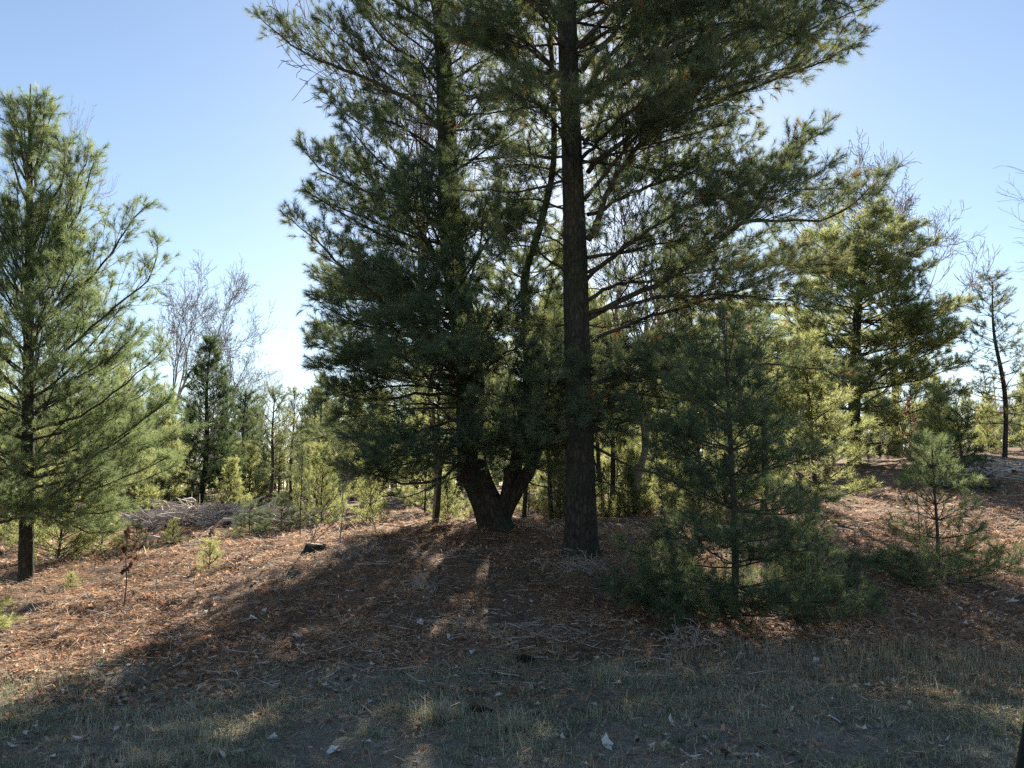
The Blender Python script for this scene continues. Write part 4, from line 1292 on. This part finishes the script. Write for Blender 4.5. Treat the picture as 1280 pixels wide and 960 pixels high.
# brush pile: every stick its own
stick_me = []
for k in range(6):
    m_ = MB()
    rr = np.random.default_rng(200 + k)
    L = 1.0
    P = np.array([[-.5, 0, 0], [-.2, rr.normal(0, .03), rr.normal(0, .02)], [.15, rr.normal(0, .04), rr.normal(0, .03)], [.5, rr.normal(0, .05), rr.normal(0, .04)]])
    m_.tube(smooth_path(P, 8), np.linspace(.016, .007, 8), 6, rr.uniform(.45, .95), True, .2)
    A0, A1 = [], []
    for j in range(4):
        u = rr.uniform(-.2, .45)
        A0.append([u, 0, 0])
        A1.append([u + rr.uniform(.1, .2), rr.normal(0, .1), rr.normal(0, .08)])
    m_.sticks(A0, A1, .006, .003, .6)
    stick_me.append(m_.build("stick", M_STICK))
used_stick = set()


def put_stick(p, L, thick, rz, ry, label, group):
    k = int(rng.integers(0, 6))
    if k in used_stick:
        o = stick_me[k].copy()
        COL.objects.link(o)
    else:
        o = stick_me[k]
        used_stick.add(k)
    o.location = p
    o.scale = (L, thick, thick)
    o.rotation_euler = (rng.uniform(0, 6.28), ry, rz)
    tag(o, label, "stick", group)


for i in range(250):
    u, v = rng.normal(0, .42), rng.normal(0, .4)
    c = gpt(238, 19.5)
    x, y = c[0] + u * 3.2, c[1] + v * 1.6
    hh = .36 * math.exp(-(u * u + v * v) * 1.6)
    z = gz1(x, y) + rng.uniform(.03, 1.0) * hh + .04
    put_stick((x, y, z), rng.uniform(.5, 1.9), rng.choice([.5, .8, 1.2, 1.8, 2.8]), rng.normal(0.1, .8) + (PI if rng.random() < .5 else 0), rng.normal(0, .17), "bare grey stick tangled in the brush pile left of centre", "sticks of the brush pile")
for i in range(60):
    px = rng.uniform(1190, 1340)
    Y = rng.uniform(20, 27)
    p = gpt(px, Y)
    put_stick((p[0], p[1], p[2] + rng.uniform(.05, .4)), rng.uniform(.8, 2.8), rng.uniform(1, 3.5), rng.normal(0.3, .8), rng.normal(0, .15), "cut branch lying in the slash heap at the right edge", "slash heap branches")
for px, Y, L, rz, ry in [(190, 15.5, 1.5, 2.3, .25), (185, 14.3, .9, 2.4, .2), (270, 17, 1.4, 2.5, .2)]:
    p = gpt(px, Y)
    put_stick((p[0], p[1], p[2] + .15), L, 2.0, rz, ry, "pale loose pole lying below the brush pile", "loose poles below the brush pile")

# stump
p = gpt(393, 11.9)
root = empty("tree_stump", p, "low dark cut stump at the shadow's edge left of the forked pine", "stump")
m_ = MB()
n = 14
root.scale = (.85, .85, .8)
hh = np.array([-.1, 0, .03, .07, .12, .15])
th = np.arange(28) * 2 * PI / 28
prof = np.array([.27, .25, .215, .185, .172, .165])[:, None] * (1 + .10 * np.cos(3 * th + 1) + .07 * np.cos(5 * th) + .05 * np.cos(9 * th + 2))[None] * rng.uniform(.95, 1.05, (6, 28))
m_.tube(np.stack([0 * hh, 0 * hh, hh], -1), prof, 28, .1, False)
m_.build("bark", M_BARK, root)
m_ = MB()
prof = prof[-1][None] * np.array([1.0, .97, .05])[:, None]
m_.tube([(0, 0, .135), (.004, 0, .158), (.004, 0, .163)], prof, 28, .22, True)
m_.build("cut_face", M_STICK, root)


# oak sapling with brown leaves
def oak(px, Y, h, label, nleaf, seed, lo=.45):
    rr = np.random.default_rng(seed)
    p = gpt(px, Y)
    root = empty("oak_sapling", p, label, "sapling")
    m_ = MB()
    P = smooth_path([(0, 0, -.05), (.01, 0, .3 * h), (-.02, .01, .6 * h), (.0, 0, h)], 10)
    m_.tube(P, np.linspace(.009, .004, 10), 6)
    A0, A1 = [], []
    pts = []
    for j in range(nleaf // 3):
        u = rr.uniform(lo, 1.0)
        q_ = at_frac(P, u)
        d = norm(np.array([rr.normal(), rr.normal(), .5])) * rr.uniform(.05, .16)
        A0.append(q_)
        A1.append(q_ + d)
        for _ in range(3):
            pts.append(q_ + d * rr.uniform(.4, 1.1))
    m_.sticks(A0, A1, .003, .002)
    m_.build("stem", M_BRANCH, root)
    pts = np.array(pts)
    Lf = rot(leaf_shape(len(pts), rr) * .045, rr, 1.0) + pts[:, None]
    Lf[..., 2] -= .02
    g_ = MB()
    g_.add(Lf.reshape(-1, 3), (np.arange(len(pts))[:, None, None] * 10 + LF[None]).reshape(-1, 3), np.repeat(rr.uniform(.1, 1, len(pts)), 10))
    g_.build("leaves", M_LEAF, root, smooth=False)


oak(155, 9.7, .95, "knee high oak sapling still holding curled brown leaves on the sunlit floor at left", 48, 1)
oak(1150, 13.5, 2.4, "taller oak sapling holding rusty leaves behind the right sapling", 84, 2, .6)

# dead weed stalks on the verge
for px, Y, h, lab in [(1120, 7.5, .42, "tall thin dead weed stalk left of the rightmost one on the verge edge"), (1196, 7.9, .34, "rightmost thin dead weed stalk on the verge edge"),
                      (1042, 7.4, .33, "dead weed stalk on the verge under the low dark boughs"), (916, 7.35, .25, "short dead stalk in the pale straw below the slender young pine"), (845, 7.35, .4, "forked pale dead weed left of the young pine's foot"),
                      (193, 9.8, .33, "short bare stalk right of the brown leaved oak sapling"), (118, 12.5, .5, "short dark snag near the left pine")]:
    p = gpt(px, Y)
    m_ = MB()
    P = smooth_path([(0, 0, -.03), (.01, 0, .4 * h), (.0, .01, h)], 6)
    m_.tube(P, np.linspace(.005, .0025, 6), 5, .15)
    A0 = [at_frac(P, u) for u in (.35, .55, .7, .85)]
    A1 = [a_ + np.array([rng.normal(0, .03), rng.normal(0, .03), .05]) for a_ in A0]
    m_.sticks(A0, A1, .002, .0012, .25)
    o = m_.build("dead_stalk", M_STICK)
    o.location = p
    tag(o, lab, "weed stalk")

# grass tussocks
for px, py, n, s, lab in [(548, 905, 420, .2, "loose yellow green grass tussock in the middle of the verge"), (640, 915, 160, .12, "small yellowed grass tuft right of the larger tussock"), (760, 850, 200, .13, "dry grass tuft on the verge below the straight trunk")]:
    c = ground_px(px, py)
    rr = np.abs(rng.normal(0, .5, n)) * s
    aa = rng.random(n) * 6.28
    x, y = c[0] + rr * np.cos(aa) * 1.5, c[1] + rr * np.sin(aa)
    V, q, t, a = blades(x, y, rng.uniform(.1, .26, n), rng.uniform(.003, .005, n), 1.1, np.clip(rng.normal(.55, .25, n), 0, 1), .9)
    m_ = MB()
    m_.add(V - c.astype(np.float32), q, a)
    m_.f.append(t)
    o = m_.build("grass_tussock", M_GRASS, smooth=False)
    o.location = c
    tag(o, lab, "grass tuft")

# tangles of dead vine and twigs at the trunk's foot
for px, Y, n, s, lab in [(730, 10.3, 120, .5, "tangle of thin dead twigs at the foot of the straight trunk"), (540, 9.6, 45, .35, "sprawl of thin dead twigs on the shaded mound"), (445, 11.3, 60, .35, "twiggy tangle right of the stump"),
                         (862, 7.6, 40, .3, "pale tangle of dead stems below the young pine's left side")]:
    c = gpt(px, Y)
    m_ = MB()
    A0, A1 = [], []
    nodes = [np.zeros(3)]
    for i in range(n):
        a = rng.random() * 6.28
        p = np.array(nodes[int(rng.integers(0, len(nodes)))]) * [1, 1, .5]
        p[2] = max(p[2], gz1(c[0] + p[0], c[1] + p[1]) - c[2])
        d = np.array([math.cos(a), math.sin(a), rng.uniform(.2, 1.6)])
        for k in range(4):
            q_ = p + norm(d) * rng.uniform(.05, .13)
            A0.append(p)
            A1.append(q_)
            if len(nodes) < n // 3:
                nodes.append(q_)
            p = q_
            d = d + np.array([rng.normal(0, .35), rng.normal(0, .35), -.45])
    m_.sticks(A0, A1, .0028, .002, rng.uniform(.2, .8, len(A0)))
    o = m_.build("twig_tangle", M_STICK)
    o.location = c
    tag(o, lab, "twigs")

# pine cones
for px, py, lab in [(657, 828, "dark fallen pine cone at the grass edge below the mound"), (600, 895, "dark brown fallen pine cone on the verge beside the tussock")]:
    c = ground_px(px, py)
    m_ = MB()
    k = np.arange(70)
    u = k / 70
    rad = .028 * np.sin(np.clip(u * 1.05 + .08, 0, 1) * PI) ** .6 + .004
    th = k * 2.39996
    bx = (u - .5) * .16
    p = np.stack([bx, rad * np.cos(th), rad * np.sin(th)], -1)
    o_ = np.stack([np.full(70, .012), .012 * np.cos(th), .012 * np.sin(th)], -1)
    sd = np.stack([0 * u, -np.sin(th), np.cos(th)], -1) * .011
    ctr = np.stack([bx - .006, 0 * u, 0 * u], -1)
    V = np.stack([ctr, p - sd, p + o_, p + sd], 1).reshape(-1, 3)
    m_.add(V, np.arange(len(V)).reshape(-1, 4), np.repeat(rng.random(70), 4))
    m_.tube([(-.08, 0, 0), (-.03, 0, 0), (.04, 0, 0), (.085, 0, 0)], [.006, .018, .016, .004], 8, .1)
    o = m_.build("pine_cone", M_CONE, smooth=False)
    o.location = c + np.array([0, 0, .03])
    o.rotation_euler = (0, 0, rng.uniform(-.3, .3))
    tag(o, lab, "pine cone")

# unidentified dark object at the lower right corner, made up as a leaning post
p0 = at(1262, 1015, 2.6)
gzp = gz1(p0[0], p0[1])
m_ = MB()
tp_ = at(1290, 885, 2.6)
bt = at(1272, 1000, 2.6)
dd = (tp_ - bt) / (tp_[2] - bt[2])
foot = bt + dd * (gz1(bt[0], bt[1]) - .05 - bt[2]) + np.array([.03, 0, 0])
m_.tube(smooth_path([foot, bt + np.array([.03, 0, 0]), tp_ + np.array([.03, 0, 0])], 10), np.linspace(.055, .04, 10), 14, .4)
tag(m_.build("corner_stand_in", M_CORNER), "unidentified black object, made up as a leaning post, cut off by the lower right corner of the photo", "unidentified object")

# ------------------------------------------------------------------ camera, light, world
cam = bpy.data.cameras.new("camera")
cam.sensor_width = 36
cam.lens = F / 1280 * 36
cam.clip_end = 1000
co = bpy.data.objects.new("camera", cam)
co.location = CAM
co.rotation_euler = (R(90) + PITCH, 0, 0)
COL.objects.link(co)
scene.camera = co

sun = bpy.data.lights.new("sun", 'SUN')
sun.energy = 5.0
sun.angle = R(0.55)
sun.color = (1.0, 0.90, 0.76)
so = bpy.data.objects.new("sun", sun)
so.rotation_euler = (R(90) - SUN_EL, 0, PI - SUN_AZ)
COL.objects.link(so)

w = bpy.data.worlds.new("World")
scene.world = w
w.use_nodes = True
nt = w.node_tree
sky = nt.nodes.new("ShaderNodeTexSky")
sky.sky_type = 'NISHITA'
sky.sun_disc = False
sky.sun_elevation = SUN_EL
sky.sun_rotation = SUN_AZ
sky.air_density = 1.0
sky.dust_density = 0.15
sky.ozone_density = 0.7
bg = nt.nodes["Background"]
bg.inputs["Strength"].default_value = 0.05
nt.links.new(sky.outputs[0], bg.inputs[0])

vs = scene.view_settings
vs.view_transform = 'Standard'
vs.look = 'None'
vs.gamma = 1
vs.exposure = 1.82
vs.use_curve_mapping = False
cy = scene.cycles
cy.use_denoising = False
cy.denoiser = 'OPENIMAGEDENOISE'
cy.denoising_input_passes = 'RGB_ALBEDO_NORMAL'
cy.denoising_prefilter = 'ACCURATE'
cy.sample_clamp_direct = 4.0
cy.sample_clamp_indirect = 3.0
cy.max_bounces = 6
cy.diffuse_bounces = 4
cy.glossy_bounces = 2
cy.transmission_bounces = 3
cy.transparent_max_bounces = 4
cy.use_adaptive_sampling = True
cy.adaptive_threshold = 0.01
